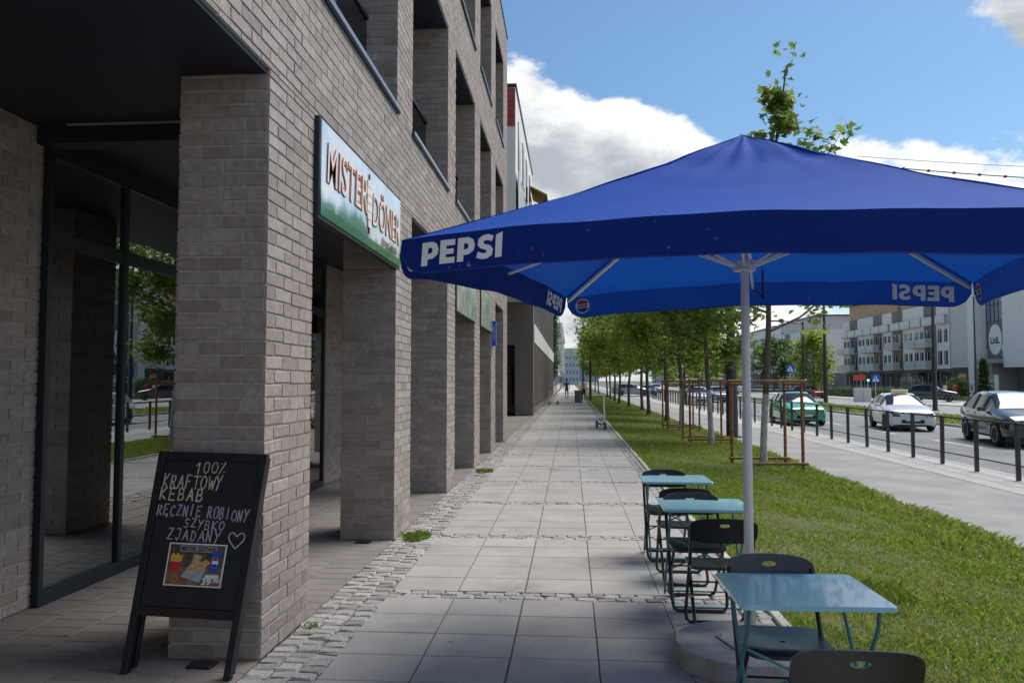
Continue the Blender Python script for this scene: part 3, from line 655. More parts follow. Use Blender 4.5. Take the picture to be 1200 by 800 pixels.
def sign_word(word, y0, z0, wd, ht, k):
    for j, (off, mt, nm) in enumerate(((.034, 'let_dark', 'letter_shadow'), (.024, 'let_or', 'letter_edge'), (-.010, 'let_pale', 'letter_face'))):
        put_text(word, wd, ht, (lambda u, v, w_, d=.004 * j, s=j: (XT + d, y0 + u + (.012 if s == 0 else 0), z0 + v - (.008 if s == 0 else 0))), mt, nm, sg, offset=off, shear=.08)
sign_word('MISTER', 5.36, 3.05, 1.10, .31, 0)
sign_word('DÖNER', 6.64, 3.00, 1.06, .36, 1)
m = MB()   # the skewer of meat between the words
m.tube([(XT + .004, 6.52, 2.90), (XT + .004, 6.52, 3.42)], .008, 6); m.build('skewer', 'let_dark', sg, world=True)
m = MB()
for i, (zz_, rr_) in enumerate(((2.98, .045), (3.05, .065), (3.12, .08), (3.19, .075), (3.26, .085), (3.33, .06))): m.box(XT + .003, XT + .012, 6.52 - rr_, 6.52 + rr_, zz_ - .03, zz_ + .032)
m.build('meat_slices', 'let_pale', sg, world=True)
put_text('döner kebab', .62, .085, lambda u, v, w_: (XT + .003, 6.98 + u, 2.885 + v), 'let_dark', 'small_lettering', sg, offset=.01)
MT['signgrey'] = pmat('grey_photo_sign', (.36, .39, .39), .18, var=.45, scale=3.2, coat=.4, coords='Object')
for (a, b, lb) in ((11.87, 14.30, 'pale grey printed sign panel above the fourth arcade opening'), (15.15, 17.30, 'pale grey printed sign panel farther along the arcade')):
    s_ = thing('sign_panel', lb, 'sign', (XF, (a + b) / 2, 2.7), group='grey signs above the arcade')
    corebox('frame', XF - .03, XF + .030, a + .005, b - .005, 2.70, 3.49, 'dark_metal', s_); corebox('panel', XF + .0305, XF + .038, a + .02, b - .02, 2.715, 3.475, 'signgrey', s_)
s_ = thing('projecting_sign', 'small blue projecting sign on a farther pillar', 'sign', (XF + .05, 17.6, 2.4)); MB().box(XF + .012, XF + .10, 17.42, 17.72, 2.42, 2.98).build('panel', 'signblue', s_, world=True)
MB().box(XF + .03, XF + .085, 17.412, 17.418, 2.55, 2.85).build('symbol', 'tower', s_, world=True)
# drain covers by the pillars
for i, (x, y, lb) in enumerate(((-2.10, 4.31, 'small dark drain cover at the foot of the nearest pillar'), (-2.08, 7.66, 'small dark drain cover at the foot of the second pillar'))):
    o = MB().bbox(-.075, .075, -.05, .05, 0, .012, .004).build('drain_cover', 'dark_metal'); o.location = (x, y, .003); tag(o, lb, 'drain cover', 'drain covers')

# ================================================================== CHALKBOARD LEANING ON THE PILLAR
MT['slate'] = pmat('black_board_paint', (.012, .013, .016), .55, var=.25, scale=6)
MT['board_frame'] = pmat('black_stained_wood', (.010, .011, .014), .45, var=.3, scale=20, bump=.2, bscale=90)
MT['chalk_w'] = pmat('white_chalk', (.62, .62, .60), .95, var=.25, scale=160); MT['chalk_y'] = pmat('yellow_chalk', (.60, .56, .40), .95, var=.25, scale=160)
MT['chalk_p'] = pmat('pink_chalk', (.50, .38, .47), .95, var=.25, scale=160)
BLc, BRc = Vector((-2.496, 4.166, 0)), Vector((-1.844, 4.107, 0)); TLc, TRc = Vector((-2.413, 4.375, 1.215)), Vector((-1.735, 4.315, 1.205))
Nb = ((BRc - BLc).cross(TLc - BLc)).normalized()     # towards the viewer
cb = thing('chalkboard_stand', 'black chalkboard stand with handwritten menu leaning on the nearest pillar', 'chalkboard', BLc[:])
def bm(u, v, w_=0): return (BLc * (1 - u) + BRc * u) * (1 - v) + (TLc * (1 - u) + TRc * u) * v + Nb * w_
def bprism(name, u0, u1, v0, v1, w0, w1, mat, parent=cb):
    m = MB(); m.add([bm(u, v, w_) for w_ in (w0, w1) for (u, v) in ((u0, v0), (u1, v0), (u1, v1), (u0, v1))], [(3, 2, 1, 0), (4, 5, 6, 7), (0, 1, 5, 4), (1, 2, 6, 5), (2, 3, 7, 6), (3, 0, 4, 7)])
    return m.build(name, mat, parent, world=True, bevel=.003)
bprism('leg', 0, .062, 0, .995, -.03, .006, 'board_frame'); bprism('leg', .938, 1, 0, .995, -.03, .006, 'board_frame')
bprism('top_rail', .0625, .9375, .955, .995, -.028, .005, 'board_frame'); bprism('bottom_rail', .0625, .9375, .252, .292, -.028, .005, 'board_frame')
slate = bprism('writing_surface', .0625, .9375, .2925, .9545, -.02, -.004, 'slate')
GL = {'1': [[(.1, .72), (.5, 1), (.5, 0)]], '0': [[(.5 + .42 * math.cos(a), .5 + .5 * math.sin(a)) for a in np.linspace(1.6, 8.0, 14)]],
 '%': [[(.05, .0), (.75, 1)], [(.12, .9), (.18, .88)], [(.75, .12), (.82, .1)]],
 'K': [[(.05, 1), (.05, 0)], [(.8, 1), (.08, .45), (.85, 0)]], 'R': [[(.05, 0), (.08, 1), (.6, .95), (.7, .72), (.55, .52), (.1, .48)], [(.35, .48), (.85, 0)]],
 'A': [[(0, 0), (.45, 1), (.85, 0)], [(.15, .38), (.72, .38)]], 'F': [[(.05, 0), (.08, 1), (.75, .98)], [(.06, .52), (.6, .52)]], 'T': [[(.45, 0), (.45, 1)], [(0, .97), (.95, 1)]],
 'O': [[(.45 + .43 * math.cos(a), .48 + .5 * math.sin(a)) for a in np.linspace(1.6, 8.0, 14)]], 'W': [[(0, 1), (.25, 0), (.5, .7), (.75, 0), (1, 1)]],
 'Y': [[(0, 1), (.42, .5)], [(.85, 1), (.42, .5), (.2, -.08)]], 'E': [[(.8, 1), (.08, .98), (.05, 0), (.8, .02)], [(.07, .52), (.62, .52)]],
 'B': [[(.05, 0), (.06, 1), (.55, .95), (.65, .75), (.5, .55), (.08, .52), (.6, .48), (.75, .25), (.6, .03), (.05, 0)]],
 'Ę': [[(.8, 1), (.08, .98), (.05, 0), (.8, .02), (.6, -.14), (.8, -.24)], [(.07, .52), (.62, .52)]], 'C': [[(.8, .85), (.5, 1), (.12, .75), (.08, .3), (.4, 0), (.8, .12)]],
 'Z': [[(.05, 1), (.8, 1), (.05, 0), (.85, .02)]], 'N': [[(.05, 0), (.08, 1), (.7, 0), (.75, 1)]], 'I': [[(.3, 0), (.32, 1)]],
 'S': [[(.75, .88), (.45, 1), (.12, .8), (.3, .55), (.65, .42), (.72, .18), (.4, 0), (.05, .12)]], 'J': [[(.15, 1), (.7, 1), (.62, .15), (.35, -.08), (.1, .12)]],
 'D': [[(.08, 0), (.08, 1), (.5, .92), (.8, .55), (.55, .1), (.08, 0)]]}
BW, BH = (BRc - BLc).length, (TLc - BLc).length
def stroke(m, pts, r):
    # smooth a hand stroke and lay it on the board as a thin flat ribbon
    q = [Vector((a, b)) for a, b in pts]
    for i in range(len(q) - 1):
        a, b = q[i], q[i + 1]; d = b - a; ln = Vector((d.x * BW, d.y * BH))
        if ln.length < 1e-6: continue
        n_ = Vector((-ln.y, ln.x)).normalized() * r * random.uniform(.75, 1.2); n_ = Vector((n_.x / BW, n_.y / BH)); e = Vector((ln.x / BW, ln.y / BH)).normalized() * .003
        m.add([bm(*(a - e - n_), -.0025), bm(*(b + e - n_), -.0025), bm(*(b + e + n_), -.0025), bm(*(a - e + n_), -.0025)], [(0, 1, 2, 3)])
def chalk(word, u0, u1, v0, v1, mat, slope=0.0, r=.0036):
    m = MB(); n_ = len(word); cw = (u1 - u0) / n_
    for i, ch in enumerate(word):
        x0 = u0 + cw * i; s = .80 + jit(.06); dy = jit(.004) + slope * i / n_; lean = .10 + jit(.05); hh = (v1 - v0) * random.uniform(.92, 1.06)
        for st in GL[ch]: stroke(m, [(x0 + (a * s + lean * (b - .5) * .5) * cw, v0 + dy + b * hh) for a, b in st], r)
    return m.build('chalk_writing', mat, slate, world=True)
# board rows measured on the photograph (u across, v up)
chalk('100%', .36, .66, .897, .950, 'chalk_y'); chalk('KRAFTOWY', .085, .645, .826, .885, 'chalk_y'); chalk('KEBAB', .075, .50, .770, .826, 'chalk_y', r=.0042)
chalk('RĘCZNIE', .075, .50, .700, .748, 'chalk_p'); chalk('ROBIONY', .545, .935, .694, .745, 'chalk_p', -.008); chalk('SZYBKO', .345, .735, .652, .692, 'chalk_p', -.014); chalk('ZJADANY', .21, .715, .595, .643, 'chalk_p', -.014)
m = MB(); hp = [(.845 + .085 * (16 * math.sin(t) ** 3) / 17 + (.008 * math.sin(3 * t)), .605 + .036 * (13 * math.cos(t) - 5 * math.cos(2 * t) - 2 * math.cos(3 * t) - math.cos(4 * t)) / 15) for t in np.linspace(-3.0, 3.2, 26)]
stroke(m, hp, .0034); m.build('chalk_heart', 'chalk_w', slate, world=True)
# the pasted poster
po = bprism('poster', .245, .775, .388, .578, -.0035, -.0018, 'print_white', slate)
def pq(u0, u1, v0, v1, d, mat, name='poster_print'):
    U = lambda a: .245 + .53 * a; Vv = lambda b: .388 + .19 * b
    return MB().add([bm(U(u0), Vv(v0), d), bm(U(u1), Vv(v0), d), bm(U(u1), Vv(v1), d), bm(U(u0), Vv(v1), d)], [(0, 1, 2, 3)]).build(name, mat, slate, world=True)
MT['pbg'] = pmat('poster_background', (.10, .065, .05), .4, var=.6, scale=22); MT['ptab'] = pmat('poster_table', (.24, .115, .05), .4, var=.4, scale=18); MT['pfry'] = pmat('poster_fries', (.70, .42, .06), .4); MT['pwrap'] = pmat('poster_wrap', (.55, .36, .17), .4, var=.35, scale=40); MT['ppaper'] = pmat('poster_paper', (.30, .42, .50), .4, var=.2, scale=30); MT['pcan'] = pmat('poster_can', (.02, .09, .42), .3)
pq(.025, .975, .03, .97, -.0016, 'pbg'); pq(.025, .975, .03, .45, -.0015, 'ptab')
def ppoly(pts, d, mat):
    U = lambda a: .245 + .53 * a; Vv = lambda b: .388 + .19 * b
    return MB().poly([bm(U(a), Vv(b), d) for a, b in pts]).build('poster_print', mat, slate, world=True)
ppoly([(.28, .22), (.62, .10), (.70, .42), (.44, .56)], -.0014, 'ppaper'); ppoly([(.42, .26), (.66, .42), (.76, .56), (.68, .64), (.50, .50), (.36, .36)], -.0013, 'pwrap'); ppoly([(.42, .46), (.56, .42), (.60, .72), (.46, .76)], -.0012, 'pwrap')
ppoly([(.09, .34), (.22, .34), (.25, .56), (.07, .56)], -.0013, 'print_red'); ppoly([(.07, .56), (.25, .56), (.27, .74), (.22, .70), (.18, .78), (.14, .70), (.10, .77), (.06, .70)], -.0012, 'pfry')
ppoly([(.76, .34), (.91, .34), (.92, .78), (.90, .84), (.78, .84), (.76, .78)], -.0013, 'pcan')
ppoly([(.835 + .055 * math.cos(a), .58 + .13 * math.sin(a)) for a in np.linspace(0, 6.1, 16)], -.0012, 'print_white'); ppoly([(.835 + .05 * math.cos(a), .59 + .115 * math.sin(a)) for a in np.linspace(.25, 2.9, 10)], -.0011, 'print_red'); ppoly([(.835 + .05 * math.cos(a), .57 + .115 * math.sin(a)) for a in np.linspace(3.4, 6.0, 10)], -.0011, 'print_blue')
def pmap(a0, b0): return lambda u, v, w_: bm(.245 + .53 * (a0 + u), .388 + .19 * (b0 + v), -.001)
pq(.20, .84, .80, .95, -.0014, 'greyrender')
put_text('MISTER ZESTAW', .60, .11, pmap(.22, .82), 'print_black', 'poster_lettering', slate, offset=.03)
pq(.70, .93, .205, .29, -.00135, 'print_white'); put_text('39', .16, .17, pmap(.66, .045), 'print_white', 'poster_lettering', slate, offset=.04); put_text('.90', .13, .10, pmap(.83, .11), 'print_white', 'poster_lettering', slate, offset=.03)
# folded back legs behind
bprism('rear_leg', .02, .075, .02, .98, -.075, -.045, 'board_frame'); bprism('rear_leg', .925, .98, .02, .98, -.075, -.045, 'board_frame')

# ================================================================== PARASOL
UC = Vector((1.03, 4.62, 0)); UTH = R(-14.8); US = 1.495; ZE, ZA, VH = 2.285, 3.095, .176
um = thing('parasol', 'large square blue parasol with white brand lettering on a round concrete base', 'parasol', UC[:], UTH)
def saddle(u, t):
    """panel from apex (t = 0) to edge (t = 1); u in [-1, 1] along the edge"""
    r = US * t; z = ZA + (ZE - ZA) * t - .05 * math.sin(math.pi * min(1, t)) * .6
    z += -.035 * (1 - u * u) * math.sin(math.pi * t) * .8                      # fabric sags between the ribs
    z += .065 * (1 - u * u) * (t ** 3)                                              # the middle ribs hold the edge up
    z += (.012 * math.exp(-((t - .17) / .07) ** 2)) - .010 * math.exp(-((t - .27) / .05) ** 2)  # cap seam near the top
    z += .006 * math.sin(u * 17 + t * 9) * math.exp(-((t - .25) / .15) ** 2) + .003 * math.sin(u * 9 + 14 * t) + .010 * (1 - abs(u)) * math.sin(u * 13 + 3 * t) * math.exp(-((t - .22) / .13) ** 2) + .0035 * math.sin(31 * t + 6 * u * u) * max(0, 1 - 2.2 * abs(t - .35)) + .0018 * math.sin(u * 19) * t ** 6
    return Vector((u * r, -r - .012 * (1 - u * u) * t, z))
def PL(rot, v):
    p = rot @ v; p.z -= .085 * max(0, (p.x / US + 1) / 2) * max(0, (1 - p.y / US) / 2); p.z += .03 * (1 + p.y / US) / 2; return p       # the near right corner hangs lower
canopy_m = MB(); NU, NT = 28, 26
for s in range(4):
    rot = Matrix.Rotation(s * math.pi / 2, 3, 'Z'); k = len(canopy_m.v)
    for j in range(NT + 1):
        for i in range(NU + 1): canopy_m.v.append(tuple(PL(rot, saddle(-1 + 2 * i / NU, max(.004, j / NT)))))
    for j in range(NT):
        for i in range(NU): a = k + j * (NU + 1) + i; canopy_m.f.append((a, a + NU + 1, a + NU + 2, a + 1))
cano = canopy_m.build('canopy', 'canopy', um, smooth=60)
for s in range(4):
    rot = Matrix.Rotation(s * math.pi / 2, 3, 'Z')
    for u in (-1,):
        m = MB(); k = len(m.v); wv = Vector((.011, 0, 0)) if u == 0 else Vector((.008, -.008, 0))
        for j in range(NT + 1):
            p = saddle(u, max(.03, j / NT)); p.z += .0035
            for sg_ in (-1, 1): m.v.append(tuple(PL(rot, p + wv * sg_ + Vector((0, 0, -.0012 if u else 0)))))
        for j in range(NT): m.f.append((2 * j, 2 * j + 2, 2 * j + 3, 2 * j + 1))
        m.build('seam', 'canopy', cano)
def val_pt(u, v, w_=0):
    """front valance: u in metres along from the left corner, v metres up from the hem, w out of the face"""
    q = -1 + 2 * u / (2 * US); e = saddle(q, 1.0); d = (VH - v)
    wav = .012 * math.sin(u * 5.1) * (d / VH) + .006 * math.sin(u * 11 + 1) * (d / VH)
    return Vector((e.x, e.y - .03 * (d / VH) * (1 - .2 * q * q) + wav * (1 - abs(q)) - w_, e.z - d))
def hem(u):
    a = min(u, 2 * US - u); r = .16
    return 0 if a > r else (VH * .80) * (1 - math.sqrt(max(0, 1 - ((r - a) / r) ** 2)))
PEPSI_FONT = {'P': [[(0, 0), (.34, 0), (.34, .26), (.62, .28), (.86, .42), (.92, .66), (.80, .90), (.56, 1), (0, 1)], [(.34, .50), (.34, .75), (.50, .75), (.58, .68), (.57, .56), (.48, .50)]],
 'E': [[(0, 0), (.82, 0), (.82, .25), (.34, .25), (.34, .39), (.74, .39), (.74, .61), (.34, .61), (.34, .75), (.80, .75), (.80, 1), (0, 1)]], 'I': [[(0, 0), (.34, 0), (.34, 1.04), (0, .94)]],
 'S': [[(.02, .08), (.30, 0), (.58, .0), (.84, .12), (.88, .36), (.74, .54), (.50, .60), (.36, .66), (.40, .76), (.58, .77), (.80, .70), (.88, .92), (.60, 1.02), (.32, .99), (.10, .86), (.06, .62), (.20, .46), (.46, .39), (.56, .32), (.50, .24), (.34, .24), (.10, .33)]]}
def letters(word, adv):
    out = []; x = 0
    for ch in word: out.append((ch, x)); x += adv[ch]
    return out, x
def glyph_mesh(ch):
    bmm = bmesh.new(); loops = PEPSI_FONT[ch]; edges = []
    for lp in loops:
        vs_ = [bmm.verts.new((a, b, 0)) for a, b in lp]
        for i in range(len(vs_)): edges.append(bmm.edges.new((vs_[i], vs_[(i + 1) % len(vs_)])))
    bmesh.ops.triangle_fill(bmm, use_beauty=True, use_dissolve=False, edges=edges)
    bmesh.ops.subdivide_edges(bmm, edges=bmm.edges[:], cuts=1); bmm.verts.index_update()
    v = [tuple(p.co) for p in bmm.verts]; f = [tuple(q.index for q in p.verts) for p in bmm.faces]; bmm.free()
    # make every face look the same way
    ff = []
    for p in f:
        a, b, c = (Vector(v[i]) for i in p[:3]); ff.append(p if (b - a).cross(c - a).z > 0 else tuple(reversed(p)))
    return v, ff
glyphs = {ch: glyph_mesh(ch) for ch in PEPSI_FONT}
ADV = {'P': 1.0, 'E': .95, 'S': 1.0, 'I': .4}
for s in range(4):
    rot = Matrix.Rotation(s * math.pi / 2, 3, 'Z'); m = MB(); n_ = 80
    for i in range(n_ + 1):
        u = .004 + (2 * US - .008) * i / n_; h0 = hem(u)
        for j in range(7): m.v.append(tuple(PL(rot, val_pt(u, h0 + (VH - h0) * j / 6))))
    for i in range(n_):
        for j in range(6): a = i * 7 + j; m.f.append((a, a + 7, a + 8, a + 1))
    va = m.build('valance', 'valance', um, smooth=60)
    m = MB(); pts = []
    for i in range(n_ + 1):
        u = .004 + (2 * US - .008) * i / n_; pts.append(tuple(PL(rot, val_pt(u, hem(u)))))
    m.tube(pts, .0035, 5); m.build('hem', 'print_blue', va)
    # printed words near the left end, roundel near the right end, seen through the cloth from inside as well
    wd, tot = letters('PEPSI', ADV); W_ = .405; H_ = .112
    m = MB()
    for side in (1, -1):
        for ch, x in wd:
            v, f = glyphs[ch]; u0 = .115 + x / tot * W_
            m.add([PL(rot, val_pt(u0 + a * W_ / tot, .034 + b * H_ + .016 * (u0 - .115), side * .0035)) for a, b, _ in v], f if side == 1 else [tuple(reversed(p)) for p in f])
    m.build('lettering', 'print_white', va)
    cu, cv_ = 2 * US - .135, .094
    def disc(r, a0, a1, d, mat, nm, chord=None):
        m = MB()
        for side in (1, -1):
            pts = [(cu + r * math.cos(t), cv_ + r * math.sin(t)) for t in np.linspace(a0, a1, 28)]
            p3 = [tuple(PL(rot, val_pt(a, b, side * d))) for a, b in pts]
            m.poly(p3 if side == 1 else list(reversed(p3)))
        m.build(nm, mat, va)
    disc(.060, 0, 6.28, .0035, 'print_white', 'roundel'); disc(.052, .32, math.pi - .32, .0046, 'print_red', 'roundel_top'); disc(.052, math.pi + .32, 2 * math.pi - .32, .0046, 'print_blue', 'roundel_bottom')
    m = MB()
    for side in (1, -1):
        for ch, x in wd:
            v, f = glyphs[ch]; u0 = cu - .042 + x / tot * .084
            m.add([PL(rot, val_pt(u0 + a * .084 / tot, cv_ - .011 + b * .022, side * .0052)) for a, b, _ in v], f if side == 1 else [tuple(reversed(p)) for p in f])
    m.build('roundel_lettering', 'print_black', va)
# frame: pole, ribs, struts, hub
MB().tube([(0, 0, .12), (0, 0, 1.45)], .0275, 20).build('pole', 'alu', um, smooth=40); 
MB().tube([(0, 0, 1.45), (0, 0, 3.0)], .0245, 20).build('upper_pole', 'alu', um, smooth=40)
hub = MB().tube([(0, 0, 2.27), (0, 0, 2.33)], .065, 16).build('runner_hub', 'alu', um, smooth=40)
for s in range(4):
    for kind in (0, 1):
        a = s * math.pi / 2; rot = Matrix.Rotation(a, 3, 'Z'); u = -1 if kind == 0 else 0
        P = lambda t: PL(rot, saddle(u, t) + Vector((0, 0, -.030 - (.022 if u == 0 else .006))))
        MB().tube([P(t) for t in (.03, .25, .5, .75, .985)], .017 if kind == 0 else .011, 8).build('rib', 'alu', um, smooth=40)
        e = P(.48); MB().tube([rot @ Vector((u * .05, -.05, 2.30)), e], .009, 6).build('strut', 'alu', um, smooth=40)
m = MB(); m.tube([(.07, 0, 2.15), (.10, .02, 2.10), (.10, .05, 2.28)], .006, 6); m.build('pull_handle', 'dark_metal', um)
# concrete foot
bs = bpy.data.objects.new('parasol_base', None); link(bs, um); bs.location = (-.03, -.02, 0)
m = MB(); prof = [(.395, 0), (.402, .02), (.402, .105), (.392, .118), (.0, .12)]; n_ = 56
for (r_, z) in prof[:-1]:
    for i in range(n_): a = 2 * math.pi * i / n_; rr = r_ * (1 + .004 * math.sin(5 * a)); m.v.append((rr * math.cos(a), rr * math.sin(a), z))
for k in range(3):
    for i in range(n_): j = (i + 1) % n_; m.f.append((k * n_ + i, k * n_ + j, (k + 1) * n_ + j, (k + 1) * n_ + i))
m.f.append(tuple(3 * n_ + i for i in range(n_))); m.build('concrete_disc', 'concrete', bs, smooth=50)
o = MB().bbox(-.125, .125, -.125, .125, .121, .131, .003).build('base_plate', 'galv', bs); o.rotation_euler = (0, 0, .55); 
for a in (.55, .55 + math.pi / 2, .55 + math.pi, .55 - math.pi / 2):
    MB().cyl((.135 * math.cos(a + .785), .135 * math.sin(a + .785)), .012, .1315, .147, 6).build('bolt', 'galv', bs)
MB().cyl((.03, .02), .034, .1315, .30, 20).build('pole_sleeve', 'galv', bs, smooth=40)
um.location = (1.03, 4.62, 0)

# ================================================================== TABLES AND CHAIRS
def ring_slab(outer, inner, zf, t, rings=4):
    """annular slab between two matched outlines (inner may be a point); zf(x, y) gives its height"""
    m = MB(); n_ = len(outer)
    for side in (0, 1):
        for k in range(rings + 1):
            f = k / rings
            for (a, b), (c, d) in zip(outer, inner):
                x, y = a + (c - a) * f, b + (d - b) * f; m.v.append((x, y, zf(x, y) - side * t))
    S = (rings + 1) * n_
    for k in range(rings):
        for i in range(n_):
            j = (i + 1) % n_; a, b, c, d = k * n_ + i, k * n_ + j, (k + 1) * n_ + j, (k + 1) * n_ + i; m.f.append((a, b, c, d)); m.f.append((S + d, S + c, S + b, S + a))
    for i in range(n_):
        j = (i + 1) % n_; m.f.append((i, S + i, S + j, j)); e = rings * n_; m.f.append((e + j, S + e + j, S + e + i, e + i))
    return m
def make_chair():
    root = thing('folding_chair', 'x', 'chair')
    # seat: shallow dished plastic pan; the chair faces -y
    o = rrect(.39, .36, .07); o = [(x, y - .02) for x, y in o]
    m = ring_slab(o, [(x * .06, (y + .02) * .06 - .02) for x, y in o], lambda x, y: .452 - .016 * max(0, 1 - (x / .19) ** 2) * max(0, 1 - ((y + .02) / .18) ** 2) - .02 * max(0, (-y - .12) / .08) ** 2, .018, 6)
    m.build('seat', 'black_plastic', root, smooth=40)
    # backrest: curved panel with a hand hole
    n_ = 40; W2, H2 = .208, .080
    def se(a, p=5.0):
        c, s = math.cos(a), math.sin(a); k = (abs(c) ** p + abs(s) ** p) ** (-1 / p); return c * k, s * k
    outer = [(W2 * se(2 * math.pi * i / n_, 4.5)[0], H2 * se(2 * math.pi * i / n_, 4.5)[1]) for i in range(n_)]
    inner = [(.034 * math.cos(2 * math.pi * i / n_), .034 + .0125 * math.sin(2 * math.pi * i / n_)) for i in range(n_)]
    m = ring_slab(outer, inner, lambda x, y: 0, .011, 5); bv = []
    for (x, y, z) in m.v:
        yy = .200 + .030 - .030 * (x / W2) ** 2 + (y / H2) * .022 - z; zz = .692 + y - .010 * (x / W2) ** 2 * (1 if y > 0 else .2)
        bv.append((x, yy, zz))
    m.v = bv; m.f = [tuple(reversed(f)) for f in m.f]; m.build('backrest', 'black_plastic', root, smooth=40)
    r = .0115; xo = .196; xi = .172
    def U(yt, zt, yb, x, bend, extra=None):
        pts = []; zb = r
        side = [Vector((-x, yt, zt))] + ([Vector((-x, *e)) for e in (extra or [])]) + [Vector((-x, yb + (yt - yb) * .10, zb + (zt - zb) * .10))]
        cor = [Vector((-x + bend * .12, yb + (yt - yb) * .035, zb + (zt - zb) * .035)), Vector((-x + bend * .45, yb, zb)), Vector((-x + bend, yb, zb))]
        left = side + cor; right = [Vector((-p.x, p.y, p.z)) for p in reversed(left)]; return left + right
    m = MB(); m.tube(U(.205, .715, -.185, xo - .004, .07, [(.165, .62), (.075, .46)]), r, 8); m.build('back_frame', 'black_tube', root, smooth=40)
    m = MB(); m.tube(U(-.135, .435, .235, xi, .06), r, 8); m.build('leg_frame', 'black_tube', root, smooth=40)
    MB().tube([(-xi - .012, .03, .425), (xi + .012, .03, .425)], .007, 6).build('seat_rod', 'black_tube', root)
    MB().tube([(-xi, -.09, .30 - .0), (xi, -.09, .30)], .006, 6).build('stretcher', 'black_tube', root)
    for sx in (-1, 1):
        MB().tube([(sx * (xi - .07), .235, r), (sx * (xi - .09), .235, r)], .016, 8).build('foot_cap', 'black_plastic', root)
        MB().tube([(sx * (xi - .01), .055, .247), (sx * (xo + .004), .055, .247)], .008, 6).build('pivot', 'galv', root)
    return root
def make_table():
    root = thing('folding_table', 'x', 'table'); W_, D_ = .62, .53
    o = rrect(W_, D_, .025); m = MB(); n_ = len(o)
    rg = [(1, .700), (1, .717), (.992, .7195)]
    for (k, z) in rg:
        for (x, y) in o: m.v.append((x * k, y * k, z))
    for k in range(2):
        for i in range(n_): j = (i + 1) % n_; m.f.append((k * n_ + i, k * n_ + j, (k + 1) * n_ + j, (k + 1) * n_ + i))
    m.f.append(tuple(2 * n_ + i for i in range(n_))); m.f.append(tuple(i for i in range(n_ - 1, -1, -1))); m.build('table_top', 'turq', root, smooth=35)
    r = .0085
    for sy in (-1, 1):
        xx = .262 if sy < 0 else .245
        for sx in (-1, 1):
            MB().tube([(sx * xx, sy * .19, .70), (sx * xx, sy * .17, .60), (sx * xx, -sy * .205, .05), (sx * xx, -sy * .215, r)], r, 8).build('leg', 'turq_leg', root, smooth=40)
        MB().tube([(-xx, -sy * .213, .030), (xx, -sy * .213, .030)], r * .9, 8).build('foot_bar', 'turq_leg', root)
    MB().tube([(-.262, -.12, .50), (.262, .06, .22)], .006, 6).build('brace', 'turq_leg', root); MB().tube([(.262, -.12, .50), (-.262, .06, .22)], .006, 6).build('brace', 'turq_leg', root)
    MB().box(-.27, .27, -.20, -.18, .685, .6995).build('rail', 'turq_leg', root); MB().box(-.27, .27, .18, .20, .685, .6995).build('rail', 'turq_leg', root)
    return root
t0 = make_table(); c0 = make_chair()
tabs = [(.985, 3.47, .02, 'turquoise folding table nearest the viewer, beside the parasol base'), (.965, 5.78, -.01, 'middle turquoise folding table, behind the parasol pole'), (.955, 7.27, .0, 'farthest turquoise folding table by the lawn edge')]
for i, (x, y, a, lb) in enumerate(tabs):
    t = t0 if i == 0 else copy_tree(t0); t.location = (x, y, 0); t.rotation_euler = (0, 0, a); tag(t, lb, 'table', 'turquoise tables in a row')
chs = [(.915, 2.80, math.pi - .02, 'black folding chair nearest the viewer, its back cut by the lower picture edge'),
       (.955, 3.66, -.04, 'black folding chair facing the viewer at the nearest turquoise table'),
       (.945, 5.12, math.pi - .02, 'black folding chair right behind the parasol pole, back to the viewer'),
       (.90, 5.74, .0, 'black folding chair facing the viewer at the middle turquoise table'),
       (.905, 6.48, math.pi, 'black folding chair with its back to the viewer at the farthest table'),
       (.875, 7.24, .0, 'farthest black folding chair, behind the last turquoise table')]
for i, (x, y, a, lb) in enumerate(chs):
    c = c0 if i == 0 else copy_tree(c0); c.location = (x, y, 0); c.rotation_euler = (0, 0, a); tag(c, lb, 'chair', 'black folding chairs at the tables')
# chair that stands on the concrete disc edge sits on the slabs beside it

# ================================================================== LAWN GRASS AND WEEDS
def blades(n, x0, x1, y0, y1, h0, h1, wd, keep=None, zf=lawn_z, seed=1):
    g = np.random.default_rng(seed); x = g.uniform(x0, x1, n); y = g.uniform(y0, y1, n)
    if keep is not None:
        k = keep(x, y, g); x = x[k]; y = y[k]
    n = len(x); patch = .5 + .5 * np.sin(x * 2.3 + np.sin(y * 1.1) * 1.7) * np.sin(y * 1.9 + x)
    h = (h0 + (h1 - h0) * g.random(n) ** 1.5) * (.65 + .6 * patch); a = g.uniform(0, 6.283, n); ln = g.uniform(.15, .95, n) * h; b = g.uniform(0, 6.283, n)
    z = zf(x) - .006; w_ = wd * g.uniform(.6, 1.3, n)
    v = np.zeros((n, 4, 3)); ca, sa = np.cos(a) * w_, np.sin(a) * w_
    v[:, 0] = np.stack([x - ca, y - sa, z], 1); v[:, 1] = np.stack([x + ca, y + sa, z], 1)
    mx, my = x + np.cos(b) * ln * .35, y + np.sin(b) * ln * .35
    v[:, 2] = np.stack([mx + ca * .7, my + sa * .7, z + h * .6], 1); v[:, 3] = np.stack([x + np.cos(b) * ln, y + np.sin(b) * ln, z + h * (1 - .25 * ln / h)], 1)
    return v
